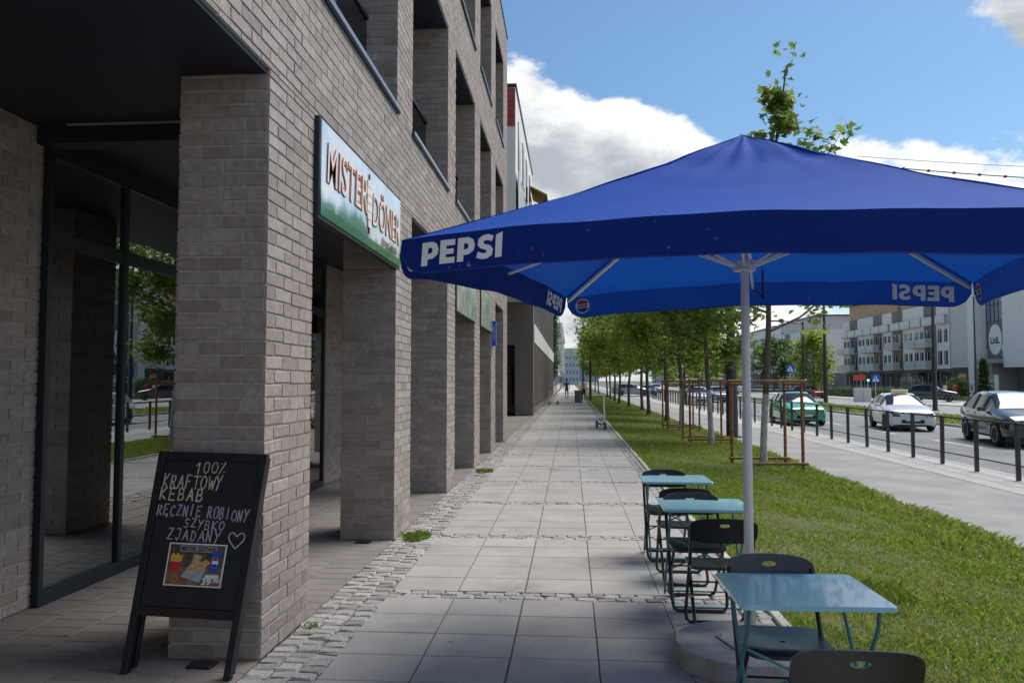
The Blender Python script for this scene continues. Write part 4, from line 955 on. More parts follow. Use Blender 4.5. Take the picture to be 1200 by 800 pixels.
def blades_obj(name, parts, mat, parent=None):
    v = np.concatenate([p.reshape(-1, 3) for p in parts]); n = len(v) // 4
    me = bpy.data.meshes.new(name); me.vertices.add(len(v)); me.vertices.foreach_set('co', v.ravel())
    idx = np.arange(n)[:, None] * 4 + np.array([[0, 1, 2, 3]]); me.loops.add(n * 4); me.loops.foreach_set('vertex_index', idx.ravel().astype(np.int32))
    me.polygons.add(n); me.polygons.foreach_set('loop_start', (np.arange(n) * 4).astype(np.int32)); me.polygons.foreach_set('loop_total', np.full(n, 4, np.int32)); me.update(); me.validate()
    me.materials.append(MT[mat]); o = bpy.data.objects.new(name, me); return link(o, parent)
def worn(x, y, g):      # thin, trodden patches
    p = np.sin(x * 3.1 + 1.3 * np.sin(y * .9)) * np.sin(y * 1.45 + x * 1.1) + .5 * np.sin(x * 7.3 + y * 3.7)
    return g.random(len(x)) < np.where(p > .72, .35, 1.0)
P_ = [blades(52000, 1.46, 4.76, 2.6, 7, .018, .065, .0035, worn, seed=1), blades(62000, 1.46, 4.76, 7, 13, .02, .07, .005, worn, seed=2), blades(60000, 1.46, 4.76, 13, 26, .025, .08, .008, worn, seed=3),
      blades(40000, 1.46, 4.76, 26, 89, .03, .09, .016, seed=4), blades(9000, 4.45, 4.80, 6, 30, .06, .17, .005, seed=5), blades(7000, 1.43, 1.56, 2.6, 30, .03, .09, .004, seed=6), blades(9000, 3.9, 4.75, 8, 22, .06, .15, .005, seed=7)]
go = blades_obj('grass', P_, 'grass'); tag(go, 'short green grass covering the lawn strip', 'grass', kind='stuff')
# long grass on the median across the road
P_ = [blades(16000, 16.8, 20.85, 22, 70, .08, .22, .03, zf=lambda x: x * 0 - .29, seed=8), blades(9000, 37.6, 43.9, 55, 110, .08, .2, .06, zf=lambda x: x * 0 - .33, seed=9)]
go = blades_obj('median_grass', P_, 'grass'); tag(go, 'grass growing on the strip between the carriageways', 'grass', kind='stuff')
# clover heads and broad leaves scattered in the lawn
m = MB()
for i in range(420):
    x, y = random.uniform(1.6, 4.6), 3.5 + 20 * random.random() ** 1.4
    if math.sin(x * 1.7) * math.sin(y * .8 + 1) < -.1: continue
    z = lawn_z(x) + random.uniform(.035, .07); s = random.uniform(.004, .0075) * (1 + y * .02); m.tube([(x, y, z - s), (x, y, z), (x, y, z + s)], [s * .6, s, s * .4], 5)
o = m.build('clover_flowers', 'flower'); tag(o, 'tiny white clover flowers dotted through the lawn', 'flowers', kind='stuff')
def weed_patch(name, x, y, r, n, label, hgt=.07):
    g = np.random.default_rng(int(y * 100)); a = g.uniform(0, 6.28, n); rr = r * np.sqrt(g.random(n)); v = blades(n, 0, 1, 0, 1, hgt * .4, hgt, .0045, zf=lambda q: q * 0 + .002, seed=int(y * 10))
    sh = np.stack([rr * np.cos(a) * 1.0 + x, rr * np.sin(a) * 1.5 + y, np.zeros(n)], 1) - np.stack([v[:, 0, 0], v[:, 0, 1], np.zeros(n)], 1); v += sh[:, None, :]
    o = blades_obj(name, [v], 'weed'); tag(o, label, 'weeds', kind='stuff')
weed_patch('weed_tuft', -1.60, 7.95, .14, 520, 'green weeds growing between the granite setts by the second pillar')
weed_patch('weed_tuft', -1.55, 13.75, .16, 300, 'green weeds growing between the setts farther along the arcade')
weed_patch('weed_tuft', -1.72, 5.05, .05, 90, 'small moss tuft beside the foot of the nearest pillar', .03)
weed_patch('weed_tuft', 2.35, 6.05, .18, 160, 'pale broad weeds in the lawn beside the tables', .12)

# ================================================================== TREES
def leaf_pts(kind):
    if kind == 'plane':   # five lobes
        return [(0, 0), (.30, .05), (.52, .28), (.30, .34), (.48, .66), (.18, .58), (0, 1), (-.18, .58), (-.48, .66), (-.30, .34), (-.52, .28), (-.30, .05)]
    return [(0, 0), (.30, .22), (.34, .55), (0, 1), (-.34, .55), (-.30, .22)]
def foliage(name, parent, centers, n, size, kind, mat, spread, seed, droop=.3):
    g = np.random.default_rng(seed); lp = np.array(leaf_pts(kind)); k = len(lp); c = np.array([tuple(p) for p in centers])
    ci = c[g.integers(0, len(c), n)] + g.normal(0, 1, (n, 3)) * np.array(spread)
    s = size * g.uniform(.55, 1.25, n); yaw = g.uniform(0, 6.283, n); pit = g.normal(-droop, .55, n); rol = g.normal(0, .6, n)
    d = np.stack([np.cos(yaw) * np.cos(pit), np.sin(yaw) * np.cos(pit), np.sin(pit)], 1); sx = np.stack([-np.sin(yaw), np.cos(yaw), np.zeros(n)], 1); nn_ = np.cross(sx, d)
    side = sx * np.cos(rol)[:, None] + nn_ * np.sin(rol)[:, None]; nrm = np.cross(side, d)
    V = ci[:, None, :] + s[:, None, None] * (d[:, None, :] * lp[None, :, 1:2] + side[:, None, :] * lp[None, :, 0:1] + nrm[:, None, :] * (np.abs(lp[None, :, 0:1]) * .35 - .25 * lp[None, :, 1:2] ** 2))
    v = V.reshape(-1, 3); me = bpy.data.meshes.new(name); me.vertices.add(len(v)); me.vertices.foreach_set('co', v.ravel())
    me.loops.add(n * k); me.loops.foreach_set('vertex_index', np.arange(n * k, dtype=np.int32)); me.polygons.add(n)
    me.polygons.foreach_set('loop_start', (np.arange(n) * k).astype(np.int32)); me.polygons.foreach_set('loop_total', np.full(n, k, np.int32)); me.update()
    me.materials.append(MT[mat]); o = bpy.data.objects.new(name, me); return link(o, parent)
def make_tree(name, label, loc, height, cb_, rad, nl, lsize, mat, kind='plane', seed=1, limbs=12, trunk_r=.065, white=True, spread=.22, shape='oval', extra=(), lean=None, group='street trees on the lawn'):
    rr = random.Random(seed); t = thing(name, label, 'tree', loc, 0, group)
    lean = lean or (rr.uniform(-.12, .12), rr.uniform(-.12, .12))
    def ax(z): f = z / height; return Vector((lean[0] * f ** 2.2 + .05 * math.sin(z * 1.1 + seed), lean[1] * f + .05 * math.cos(z * .9 + seed) - .05 * math.cos(seed), z))
    def tr(z): return trunk_r * (1 - .82 * z / height) * (1.25 if z < .1 else 1)
    zs = [0, .08, .3, .8, 1.3, 1.8, cb_] if cb_ > 2 else [0, .08, .3, .8, 1.2, 1.6]
    if white:
        lo = [z for z in (0, .08, .3, .7, 1.1, 1.5)]; MB().tube([ax(z) for z in lo], [tr(z) for z in lo], 10).build('limewashed_trunk', 'bark_white', t, smooth=60)
        hi = [1.5] + list(np.linspace(1.7, height * .97, 12)); 
    else: hi = [0, .08, .3, .8] + list(np.linspace(1.3, height * .97, 12))
    MB().tube([ax(z) for z in hi], [tr(z) for z in hi], 9).build('trunk', 'bark', t, smooth=60)
    cen = []; lm = MB()
    for i in range(limbs):
        f = (i + rr.random() * .8) / limbs; z0 = cb_ + (height * .93 - cb_) * f; a = i * 2.4 + rr.uniform(-.5, .5)
        if shape == 'oval': R_ = rad * (math.sin(math.pi * min(1, (f * .82 + .16))) ** .6)
        else: R_ = rad * max(.12, 1 - f * 1.02)
        R_ *= rr.uniform(.75, 1.12); up = R_ * rr.uniform(.35, .75) * (1 - .3 * f)
        p0 = ax(z0); p3 = p0 + Vector((math.cos(a) * R_, math.sin(a) * R_, up)); p1 = p0 + Vector((math.cos(a) * R_ * .4, math.sin(a) * R_ * .4, up * .25)); p2 = p0 + Vector((math.cos(a) * R_ * .75, math.sin(a) * R_ * .75, up * .62))
        r0 = max(.008, tr(z0) * .5); lm.tube([p0, p1, p2, p3], [r0, r0 * .75, r0 * .45, .004], 6)
        for q in (.45, .62, .78, .9, 1.0):
            c = p0.lerp(p3, q) if q > .9 else (p1.lerp(p2, (q - .4) / .4) if q < .8 else p2.lerp(p3, (q - .8) / .2)); cen.append(c)
            for _ in range(2):
                b = a + rr.uniform(-1.3, 1.3); l_ = R_ * rr.uniform(.15, .38); e = c + Vector((math.cos(b) * l_, math.sin(b) * l_, l_ * rr.uniform(-.15, .6))); lm.tube([c, e], [.006, .003], 4, False); cen.append(e); cen.append(c.lerp(e, .6))
    for (z0, ex, ey, ez) in extra:
        p0 = ax(z0); p3 = Vector((ex, ey, ez)); p1 = p0.lerp(p3, .5) + Vector((0, 0, -.15)); lm.tube([p0, p1, p3], [.02, .013, .004], 6); cen += [p1.lerp(p3, q) for q in (.35, .5, .65, .8, .9, 1.0)] * 2
    for z in np.linspace(height * .78, height, 5): cen.append(ax(z)); cen.append(ax(z) + Vector((rr.uniform(-.2, .2), rr.uniform(-.2, .2), 0)))
    lm.build('limbs', 'bark', t, smooth=60)
    cr = foliage('crown', t, cen, nl, lsize, kind, mat, (spread, spread, spread * .8), seed); cr['kind'] = 'stuff'
    return t
TX = 3.93
def lz(x): return lawn_z(x) - .01
make_tree('plane_tree', 'young tree with limewashed trunk in the nearest stake frame, its tip above the parasol', (TX, 16.0, lz(TX)), 8.55, 2.55, 1.75, 1500, .17, 'leaf_a', 'plane', 5, 13, .075, True, .15, 'cone', extra=((4.6, 1.75, .1, 7.05), (5.2, .95, -.2, 6.9), (5.6, 1.25, .2, 6.6)), lean=(.55, .0))
make_tree('plane_tree', 'second young tree along the lawn, with limewashed trunk and stake frame', (3.78, 21.5, lz(3.78)), 7.0, 2.35, 1.75, 8000, .15, 'leaf_a', 'plane', 8, 18, .08, True, .24)
make_tree('plane_tree', 'third young tree along the lawn, with limewashed trunk and stake frame', (3.9, 28.0, lz(3.9)), 7.2, 2.3, 2.0, 10000, .16, 'leaf_b', 'plane', 13, 20, .085, True, .26)
ORD = ['fourth', 'fifth', 'sixth', 'seventh', 'eighth', 'ninth', 'tenth', 'eleventh', 'twelfth', 'thirteenth']
for i, (x, y, h_, r_) in enumerate(((4.15, 34.2, 7.4, 2.2), (4.0, 40.5, 7.8, 2.3), (4.25, 46.5, 8.0, 2.5), (3.95, 52.5, 8.2, 2.6), (3.7, 59, 8.4, 2.7), (3.7, 66, 8.0, 2.6), (3.7, 74, 7.6, 2.5), (3.8, 82, 7.2, 2.4), (3.7, 104, 6.6, 2.4), (3.8, 120, 6.6, 2.5))):
    make_tree('street_tree', 'leafy street tree, %s in the row along the lawn' % ORD[i], (x, y, lz(x)), h_, 2.25, r_, 9000 if i < 5 else 6000, .17 + .012 * i, 'leaf_b' if i % 3 else 'leaf_a', 'lime', 20 + i, 20, .10, False, .34)
def stakes(x, y, label):
    t = thing('stake_frame', label, 'tree stakes', (x, y, lz(x)), R(2), 'wooden stake frames round the young trees'); h_ = 1.80; s = .55
    for (sx, sy) in ((-1, -1), (1, -1), (1, 1), (-1, 1)):
        MB().tube([(sx * s, sy * s, -.05), (sx * s + jit(.01), sy * s + jit(.01), h_)], [.034, .031], 10).build('stake', 'wood', t, smooth=50)
    for sy in (-1, 1):
        MB().tube([(-s - .08, sy * s - .055, h_ - .04), (s + .08, sy * s - .055, h_ - .04)], .028, 8).build('top_rail', 'wood', t, smooth=50)
        MB().tube([(-s - .08, sy * s - .055, .16), (s + .08, sy * s - .055, .16)], .028, 8).build('lower_rail', 'wood', t, smooth=50)
    for sx in (-1, 1): MB().tube([(sx * s - .0, -s - .05, h_ - .10), (sx * s, s + .05, h_ - .10)], .026, 8).build('side_rail', 'wood', t, smooth=50)
    m = MB()
    for (sx, sy) in ((-1, -1), (1, -1)): m.tube([(sx * s, sy * s, h_ - .22), (sx * .07, -.02, h_ - .25)], .018, 6)
    m.build('rubber_tie', 'rubber_tie', t)
for (x, y, lb) in ((TX, 15.95, 'wooden stake frame round the nearest young tree'), (3.80, 22.1, 'wooden stake frame round the second young tree'), (3.92, 28.0, 'wooden stake frame round the third young tree')): stakes(x, y, lb)

# ================================================================== GUARD RAIL BY THE ROAD
fx = 8.22; fz = -.228
fr = thing('guard_railing', 'black metal pedestrian railing along the kerb beside the road', 'railing', (fx, 20, fz))
m = MB(); m.bbox(-.038, .038, -.03, .03, 0, 1.08, .006); pm = m.mesh('post', 'black_paint')
n_p = 46; PITCH = 1.455; y0 = 13.48
for i in range(n_p):
    o = bpy.data.objects.new('post', pm); link(o, fr); o.location = (jit(.006), y0 + PITCH * i - 20, 0); o.rotation_euler = (jit(.012), jit(.012), 0)
rl = MB(); rl.box(-.02, .02, .033, PITCH - .033, 1.035, 1.068); rm1 = rl.mesh('top_rail', 'black_paint'); rl = MB(); rl.box(-.012, .012, .032, PITCH - .032, .27, .295); rm2 = rl.mesh('lower_rail', 'black_paint')
for i in range(n_p - 1):
    for nm, me in (('top_rail', rm1), ('lower_rail', rm2)):
        o = bpy.data.objects.new(nm, me); link(o, fr); o.location = (0, y0 + PITCH * i - 20, 0)

# ================================================================== POLES, LAMPS, SIGNS, WIRES
def lamp(name, label, x, y, z, h_, r_, arm=None, group='dark street poles'):
    t = thing(name, label, 'pole', (x, y, z), 0, group)
    MB().tube([(0, 0, 0), (0, 0, h_ * .35), (0, 0, h_ * .352), (0, 0, h_)], [r_, r_ * .95, r_ * .75, r_ * .45], 12).build('shaft', 'black_paint', t, smooth=50)
    MB().cyl((0, 0), r_ * 1.6, 0, .06, 12).build('foot_plate', 'black_paint', t)
    if arm:
        MB().tube([(0, 0, h_ - .15), (arm * .5, 0, h_ + .05), (arm, 0, h_ + .08)], r_ * .35, 6).build('arm', 'black_paint', t); MB().bbox(arm - .1, arm + .7 * (1 if arm > 0 else -1) * .9, -.13, .13, h_ + .04, h_ + .14, .03).build('lantern', 'midgrey', t) if arm > 0 else MB().bbox(arm - .65, arm + .1, -.13, .13, h_ + .04, h_ + .14, .03).build('lantern', 'midgrey', t)
    return t
lamp('tram_pole', 'thick black pole on the path behind the parasol pole', 5.15, 25.2, -.2, 8.2, .19)
lamp('tram_pole', 'tall dark pole on the median above the white taxi', 24.5, 54, -.39, 10.5, .16, group=None); lamp('tram_pole', 'tall dark pole on the far road behind the green car', 23.1, 72, -.39, 10.5, .20, group=None)
lamp('lamp_post', 'slim black lamp post at the pavement edge among the trees far off', 1.66, 66, -.03, 8.9, .11, 2.2); lamp('lamp_post', 'farthest slim lamp post by the pavement', 1.5, 96, -.1, 9.2, .12, 2.0)
lamp('lamp_post', 'slim lamp post left of the bushy green tree across the road', 15.9, 54, -.36, 6.0, .12, -1.6); lamp('lamp_post', 'slim lamp post before the blank white wall', 36.0, 71.5, -.34, 9.5, .12, 1.4)
lamp('lamp_post', 'slim lamp post between the trees, beyond the third stake frame', 9.0, 62, -.3, 8.5, .11, 1.6)
def road_sign(name, label, x, y, z, hgt, draw, cat='sign'):
    t = thing(name, label, cat, (x, y, z)); MB().tube([(0, 0, 0), (0, 0, hgt + .4)], .04, 8).build('sign_post', 'galv', t); draw(t, hgt); return t
def crossing(t, h_):
    MB().box(-.42, .42, -.07, -.045, h_ - .42, h_ + .42).build('panel', 'signblue', t); MB().poly([(-.34, -.0725, h_ - .30), (.34, -.0725, h_ - .30), (0, -.0725, h_ + .32)]).build('triangle', 'signwhite', t)
    m = MB(); m.tube([(0, -.074, h_ + .08), (0, -.074, h_ + .14)], .04, 8); m.tube([(0, -.074, h_ + .05), (0, -.074, h_ - .08)], .035, 6); m.tube([(0, -.074, h_ - .08), (-.09, -.074, h_ - .26)], .022, 6); m.tube([(0, -.074, h_ - .08), (.09, -.074, h_ - .26)], .022, 6); m.build('walker_symbol', 'print_black', t)
road_sign('crossing_sign', 'blue pedestrian crossing sign on a post across the road, behind the taxi', 30.2, 79, -.34, 2.2, crossing)
road_sign('crossing_sign', 'blue pedestrian crossing sign left of the bushy green tree', 23.6, 85, -.36, 3.3, crossing)
def light(t, h_):
    MB().bbox(-.16, .16, -.14, .1, h_ - .5, h_ + .5, .03).build('housing', 'dark_metal', t)
    MT.setdefault('go', pmat('green_signal', (.05, .7, .4), .4, emit=((.08, .9, .5), 1.5)))
    for k, mt in enumerate(('print_black', 'print_black', 'go')):
        m = MB(); z = h_ + .32 - .32 * k; m.tube([(0, -.141, z), (0, -.15, z)], [.11, .11], 14); m.build('signal_lens', mt, t)
for i, (x, y, lb) in enumerate(((29.3, 78.6, 'traffic light showing green, beside the red sign across the road'), (23.5, 79.5, 'traffic light showing green, seen past the nearest stake frame'))):
    road_sign('traffic_light', lb, x, y, -.36, 2.35, light, 'traffic light')
def redsign(t, h_): MB().box(-.75, .75, -.06, 0, h_ - .3, h_ + .3).build('panel', 'signred', t)
road_sign('red_sign', 'red shop sign on a post across the road', 29.9, 82, -.36, 2.3, redsign)
# control cabinet by the crossing
o = thing('control_cabinet', 'pale grey control cabinet beside the far crossing', 'cabinet', (27.8, 76, -.39)); MB().bbox(-.75, .75, -.25, .25, 0, 1.3, .03).build('body', 'offwhite', o); MB().box(-.01, .01, -.262, -.251, .1, 1.2).build('door_gap', 'darkgrey', o)
# overhead wires, upper right
def wire(name, pts, r_, label, beads=0):
    t = thing(name, label, 'wire', pts[0]); m = MB(); a, b = Vector(pts[0]), Vector(pts[1]); q = [a.lerp(b, i / 24) - Vector((0, 0, pts[2] * 4 * (i / 24) * (1 - i / 24))) for i in range(25)]; m.tube(q, r_, 5); m.build('cable', 'dark_metal', t, world=True)
    for i in range(beads):
        p = a.lerp(b, (i + .5) / beads) - Vector((0, 0, pts[2] * 4 * ((i + .5) / beads) * (1 - (i + .5) / beads))); MB().box(p.x - .04, p.x + .04, p.y - .03, p.y + .03, p.z - .045, p.z + .03).build('clamp', 'dark_metal', t, world=True)
wire('overhead_wire', ((11.0, 27.0, 8.95), (21.0, 27.0, 8.15), .10), .022, 'beaded overhead wire crossing the sky at upper right', 12)
wire('overhead_wire', ((11.0, 30.0, 10.22), (24.5, 30.0, 9.3), .12), .012, 'thin plain overhead wire above the beaded one')

# ================================================================== VEHICLES
ST_HATCH = [(-2.18, .27, .66, .58, .62, .52), (-2.15, .21, .78, .68, .735, .66), (-2.04, .19, .85, .745, .81, .72), (-1.78, .19, .885, .79, .87, .74), (-1.35, .19, .905, .85, .945, .74), (-.98, .19, .91, .90, 1.01, .72),
 (-.55, .19, .91, .93, 1.24, .64), (-.16, .19, .91, .945, 1.41, .60), (.2, .19, .91, .95, 1.465, .60), (.7, .19, .91, .96, 1.475, .60), (1.2, .19, .91, .98, 1.44, .59), (1.62, .20, .90, 1.0, 1.36, .57), (1.95, .22, .87, 1.0, 1.12, .62), (2.12, .26, .82, .95, .99, .66), (2.18, .34, .72, .78, .80, .60)]
ST_WAGON = [s for s in ST_HATCH[:11]] + [(1.65, .20, .90, .99, 1.41, .58), (2.05, .22, .88, .99, 1.36, .56), (2.26, .26, .85, .97, 1.06, .64), (2.34, .34, .76, .80, .82, .62)]
def make_car(name, label, loc, rz, paint, stations=ST_HATCH, zs=1.0, ls=1.0, ws=1.0, wr=.315, group=None, roof=None, clad=None, glass='dark_glass', simple=False, sign=False, plate=True):
    t = thing(name, label, 'car', loc, rz, group)
    st = [(y * ls, .19 + (zl - .19) * zs + (.05 if zs > 1.05 else 0), hw * ws, b * zs, r * zs, rw * ws) for (y, zl, hw, b, r, rw) in stations]
    rings = []
    for (y, zl, hw, b, r, rw) in st:
        zm = zl + (b - zl) * .45
        rings.append([(0, zl), (hw * .86, zl), (hw * .975, zl + .09), (hw * 1.0, zm), (hw * .985, b - .07), (hw * .93, b), (rw + (hw * .93 - rw) * .06, b + (r - b) * .84), (rw * .90, r - .006), (rw * .5, r + .012), (0, r + .018)])
    nr = len(rings[0]); cowl, top = 5, 7; cab0, cab1 = 7, len(st) - 4; rg0, rg1 = len(st) - 4, len(st) - 3
    body, gl, ws_, und = MB(), MB(), MB(), MB()
    for sx in (1, -1):
        for i in range(len(st) - 1):
            for s in range(nr - 1):
                a, b = rings[i], rings[i + 1]; ya, yb = st[i][0], st[i + 1][0]
                q = [(sx * a[s][0], ya, a[s][1]), (sx * b[s][0], yb, b[s][1]), (sx * b[s + 1][0], yb, b[s + 1][1]), (sx * a[s + 1][0], ya, a[s + 1][1])]
                if sx < 0: q.reverse()
                tgt = body
                if s == 5 and cab0 - 1 <= i < cab1: tgt = gl
                if s >= 6 and cowl <= i < top: tgt = ws_
                if s >= 6 and rg0 <= i < rg1: tgt = ws_
                if s == 0: tgt = und
                k = len(tgt.v); tgt.v += q; tgt.f.append((k, k + 1, k + 2, k + 3))
        for i, rev in ((0, True), (len(st) - 1, False)):
            p = [(sx * x, st[i][0], z) for x, z in rings[i]] ; p = p if (rev ^ (sx > 0)) else list(reversed(p)); body.poly(p)
    def weld(m, nm, mat, par, sm=38):
        o = m.build(nm, mat, par); me = o.data; b_ = bmesh.new(); b_.from_mesh(me); bmesh.ops.remove_doubles(b_, verts=b_.verts[:], dist=.0008); b_.to_mesh(me); b_.free()
        me.polygons.foreach_set('use_smooth', [True] * len(me.polygons)); me.set_sharp_from_angle(angle=R(sm)); return o
    bo_ = weld(body, 'body', paint, t); weld(gl, 'side_window', glass, t); weld(ws_, 'windscreen', glass, t); weld(und, 'underbody', 'tyre', t)
    L2 = st[-1][0]; hw = .91 * ws
    m = MB()   # pillars
    for i in (top, 9, cab1):
        y = st[i][0]; a, b = rings[i][5], rings[i][6]
        for sx in (1, -1): m.tube([(sx * (a[0] + .004), y, a[1]), (sx * (b[0] + .006), y - .02, b[1])], .035, 6)
    m.build('pillar', paint, t)
    # wheels
    for (wy) in (-1.36 * ls, 1.30 * ls):
        for sx in (1, -1):
            x1 = sx * (hw - .015); w_ = MB(); pr_ = [(.10, wr * .66), (.105, wr * .93), (.08, wr), (-.08, wr), (-.1, wr * .93)]; n_ = 26
            wh = bpy.data.objects.new('wheel', None); link(wh, t); wh.location = (x1 - sx * .085, wy, wr)
            for (dx, rr) in pr_:
                for k in range(n_): a = 2 * math.pi * k / n_; w_.v.append((sx * dx, rr * math.cos(a), rr * math.sin(a)))
            for j in range(len(pr_) - 1):
                for k in range(n_): kk = (k + 1) % n_; w_.f.append((j * n_ + k, j * n_ + kk, (j + 1) * n_ + kk, (j + 1) * n_ + k))
            w_.build('tyre', 'tyre', wh, smooth=50)
            m = MB(); m.tube([(sx * .055, 0, 0), (sx * .07, 0, 0)], [wr * .66, wr * .62], 26); m.build('rim_well', 'dark_metal', wh)
            m = MB(); m.tube([(sx * .07, 0, 0), (sx * .098, 0, 0)], [.07, .06], 12)
            for k in range(5):
                a = 2 * math.pi * k / 5 + .3; c, s = math.cos(a), math.sin(a); p = Vector((sx * .085, c * .05, s * .05)); q = Vector((sx * .085, c * wr * .64, s * wr * .64)); sd_ = Vector((0, -s, c)) * .028; d_ = Vector((sx * .012, 0, 0))
                m.add([p - sd_ * .8 + d_, p + sd_ * .8 + d_, q + sd_ + d_, q - sd_ + d_], [(0, 1, 2, 3)])
            rim = [(sx * .099, wr * .655 * math.cos(2 * math.pi * k / 26), wr * .655 * math.sin(2 * math.pi * k / 26)) for k in range(27)]; m.tube(rim, .014, 6, False); m.build('rim', 'rim', wh)
            m = MB(); pts = [(sx * (hw + .002), wy + (wr + .055) * math.cos(a), wr + (wr + .055) * math.sin(a)) for a in np.linspace(-.35, math.pi + .35, 18)]; m.poly(pts); m.build('wheel_arch', clad or 'tyre', t)
    # front
    y0 = st[0][0]; zb = st[2][3] - .02
    for sx in (1, -1):
        m = MB(); m.add([(sx * .44 * ws, y0 - .006, zb - .15), (sx * .72 * ws, y0 + .006, zb - .15), (sx * .875 * ws, y0 + .19, zb - .09), (sx * .875 * ws, y0 + .30, zb + .045), (sx * .72 * ws, y0 + .03, zb + .01), (sx * .50 * ws, y0 - .005, zb - .045)], [(0, 1, 4, 5), (1, 2, 3, 4)] if sx > 0 else [(5, 4, 1, 0), (4, 3, 2, 1)])
        m.build('headlight', 'lamp_glass', t)
        m = MB(); m.add([(sx * .50 * ws, y0 + .005, .30 * zs), (sx * .76 * ws, y0 + .03, .28 * zs), (sx * .72 * ws, y0 + .015, .42 * zs)], [(0, 1, 2) if sx > 0 else (2, 1, 0)]); m.build('fog_lamp_recess', 'tyre', t)
        m = MB(); m.bbox(-.11, .11, -.06, .08, -.065, .075, .03); o = m.build('wing_mirror', paint, t); o.location = (sx * (hw + .08), -.52 * ls, st[6][3] + .06)
        m = MB(); m.box(sx * hw * .80, sx * (hw * .80 + .02), L2 - .055, L2 + .0, .62 * zs, .86 * zs) if sx > 0 else m.box(-hw * .80 - .02, -hw * .80, L2 - .055, L2, .62 * zs, .86 * zs); m.build('tail_light', 'signred', t)
        for dy in (.35, 1.10): MB().box(sx * (hw - .006), sx * (hw + .012), dy * ls, dy * ls + .16, st[8][3] - .12, st[8][3] - .09).build('door_handle', paint, t) if sx > 0 else MB().box(-(hw + .012), -(hw - .006), dy * ls, dy * ls + .16, st[8][3] - .12, st[8][3] - .09).build('door_handle', paint, t)
        for dy in (-.62, .28, 1.0): MB().quad((sx * (hw + .003), dy * ls, .30 * zs), (sx * (hw + .003), dy * ls + .012, .30 * zs), (sx * (hw * .99 + .003), dy * ls + .012, st[8][3] - .08), (sx * (hw * .99 + .003), dy * ls, st[8][3] - .08)).build('door_gap', 'tyre', t)
    MB().bbox(-.42 * ws, .42 * ws, y0 - .012, y0 + .1, .33 * zs, .47 * zs, .02).build('grille', 'tyre', t); MB().bbox(-.34 * ws, .34 * ws, y0 + .012, y0 + .1, .565 * zs, .615 * zs, .015).build('upper_grille', 'tyre', t)
    MB().bbox(-.70 * ws, .70 * ws, y0 - .004, y0 + .25, .205 * zs + (.05 if zs > 1.05 else 0), .255 * zs + (.05 if zs > 1.05 else 0), .015).build('bumper_lip', 'tyre', t)
    if plate: MB().box(-.26, .26, y0 - .018, y0 - .0125, .405 * zs, .515 * zs).build('number_plate', 'plate', t); MB().box(-.26, .26, L2 + .001, L2 + .008, .60 * zs, .71 * zs).build('number_plate', 'plate', t)
    if sign:
        rz_ = st[8][4] + .012; s_ = MB().bbox(-.32, .32, -.02, .16, rz_, rz_ + .15, .03).build('roof_sign', 'yellow', t)
    return t
paints = {'white': car_paint('white_car_paint', (.68, .69, .70)), 'black': car_paint('black_car_paint', (.012, .013, .016)), 'green': car_paint('mint_car_paint', (.035, .36, .17)), 'silver': car_paint('silver_car_paint', (.30, .30, .31), .5, .3), 'red': car_paint('dark_red_car_paint', (.25, .03, .04)), 'blue': car_paint('blue_car_paint', (.05, .09, .2))}
make_car('white_taxi', 'white hatchback taxi with pale yellow roof sign driving towards the viewer', (13.8, 33.55, -.375), R(-10.5), paints['white'], sign=True)
make_car('black_suv', 'shiny black sport utility car entering at the right edge beyond the railing', (14.08, 25.9, -.372), R(-10.5), paints['black'], zs=1.12, ls=1.06, ws=1.02, wr=.365)
make_car('green_car', 'mint green car behind the railing and the nearest stake frame', (10.5, 37.0, -.369), R(-4), paints['green'])
make_car('silver_wagon', 'silver station wagon crossing the side road beyond the trees', (7.2, 92.5, -.168), R(90), paints['silver'], stations=ST_WAGON)
far = [((33.8, 75.0, -.34), R(62), 'black', 1.1, 'black parked car facing the road in front of the flats'), ((27.6, 92, -.39), R(20), 'red', 1.0, 'dark red parked car left of the flats'), ((10.6, 66, -.369), 0, 'white', 1.0, 'white car far off in the near lane'), ((13.9, 74, -.372), 0, 'silver', 1.0, 'silver car far off in the second lane'),
       ((14.0, 92, -.372), 0, 'black', 1.1, 'black car farther off in the second lane'), ((10.4, 104, -.369), 0, 'blue', 1.0, 'dark blue car far off beyond the side road'), ((26, 120, -.39), R(180), 'white', 1.1, 'white car driving away on the far carriageway'), ((13.9, 128, -.372), 0, 'white', 1.0, 'small white car near the vanishing point of the road')]
for (lc, rz, pc, zs, lb) in far: make_car('distant_car', lb, lc, rz, paints[pc], zs=zs, group='cars farther off on the road', plate=False)

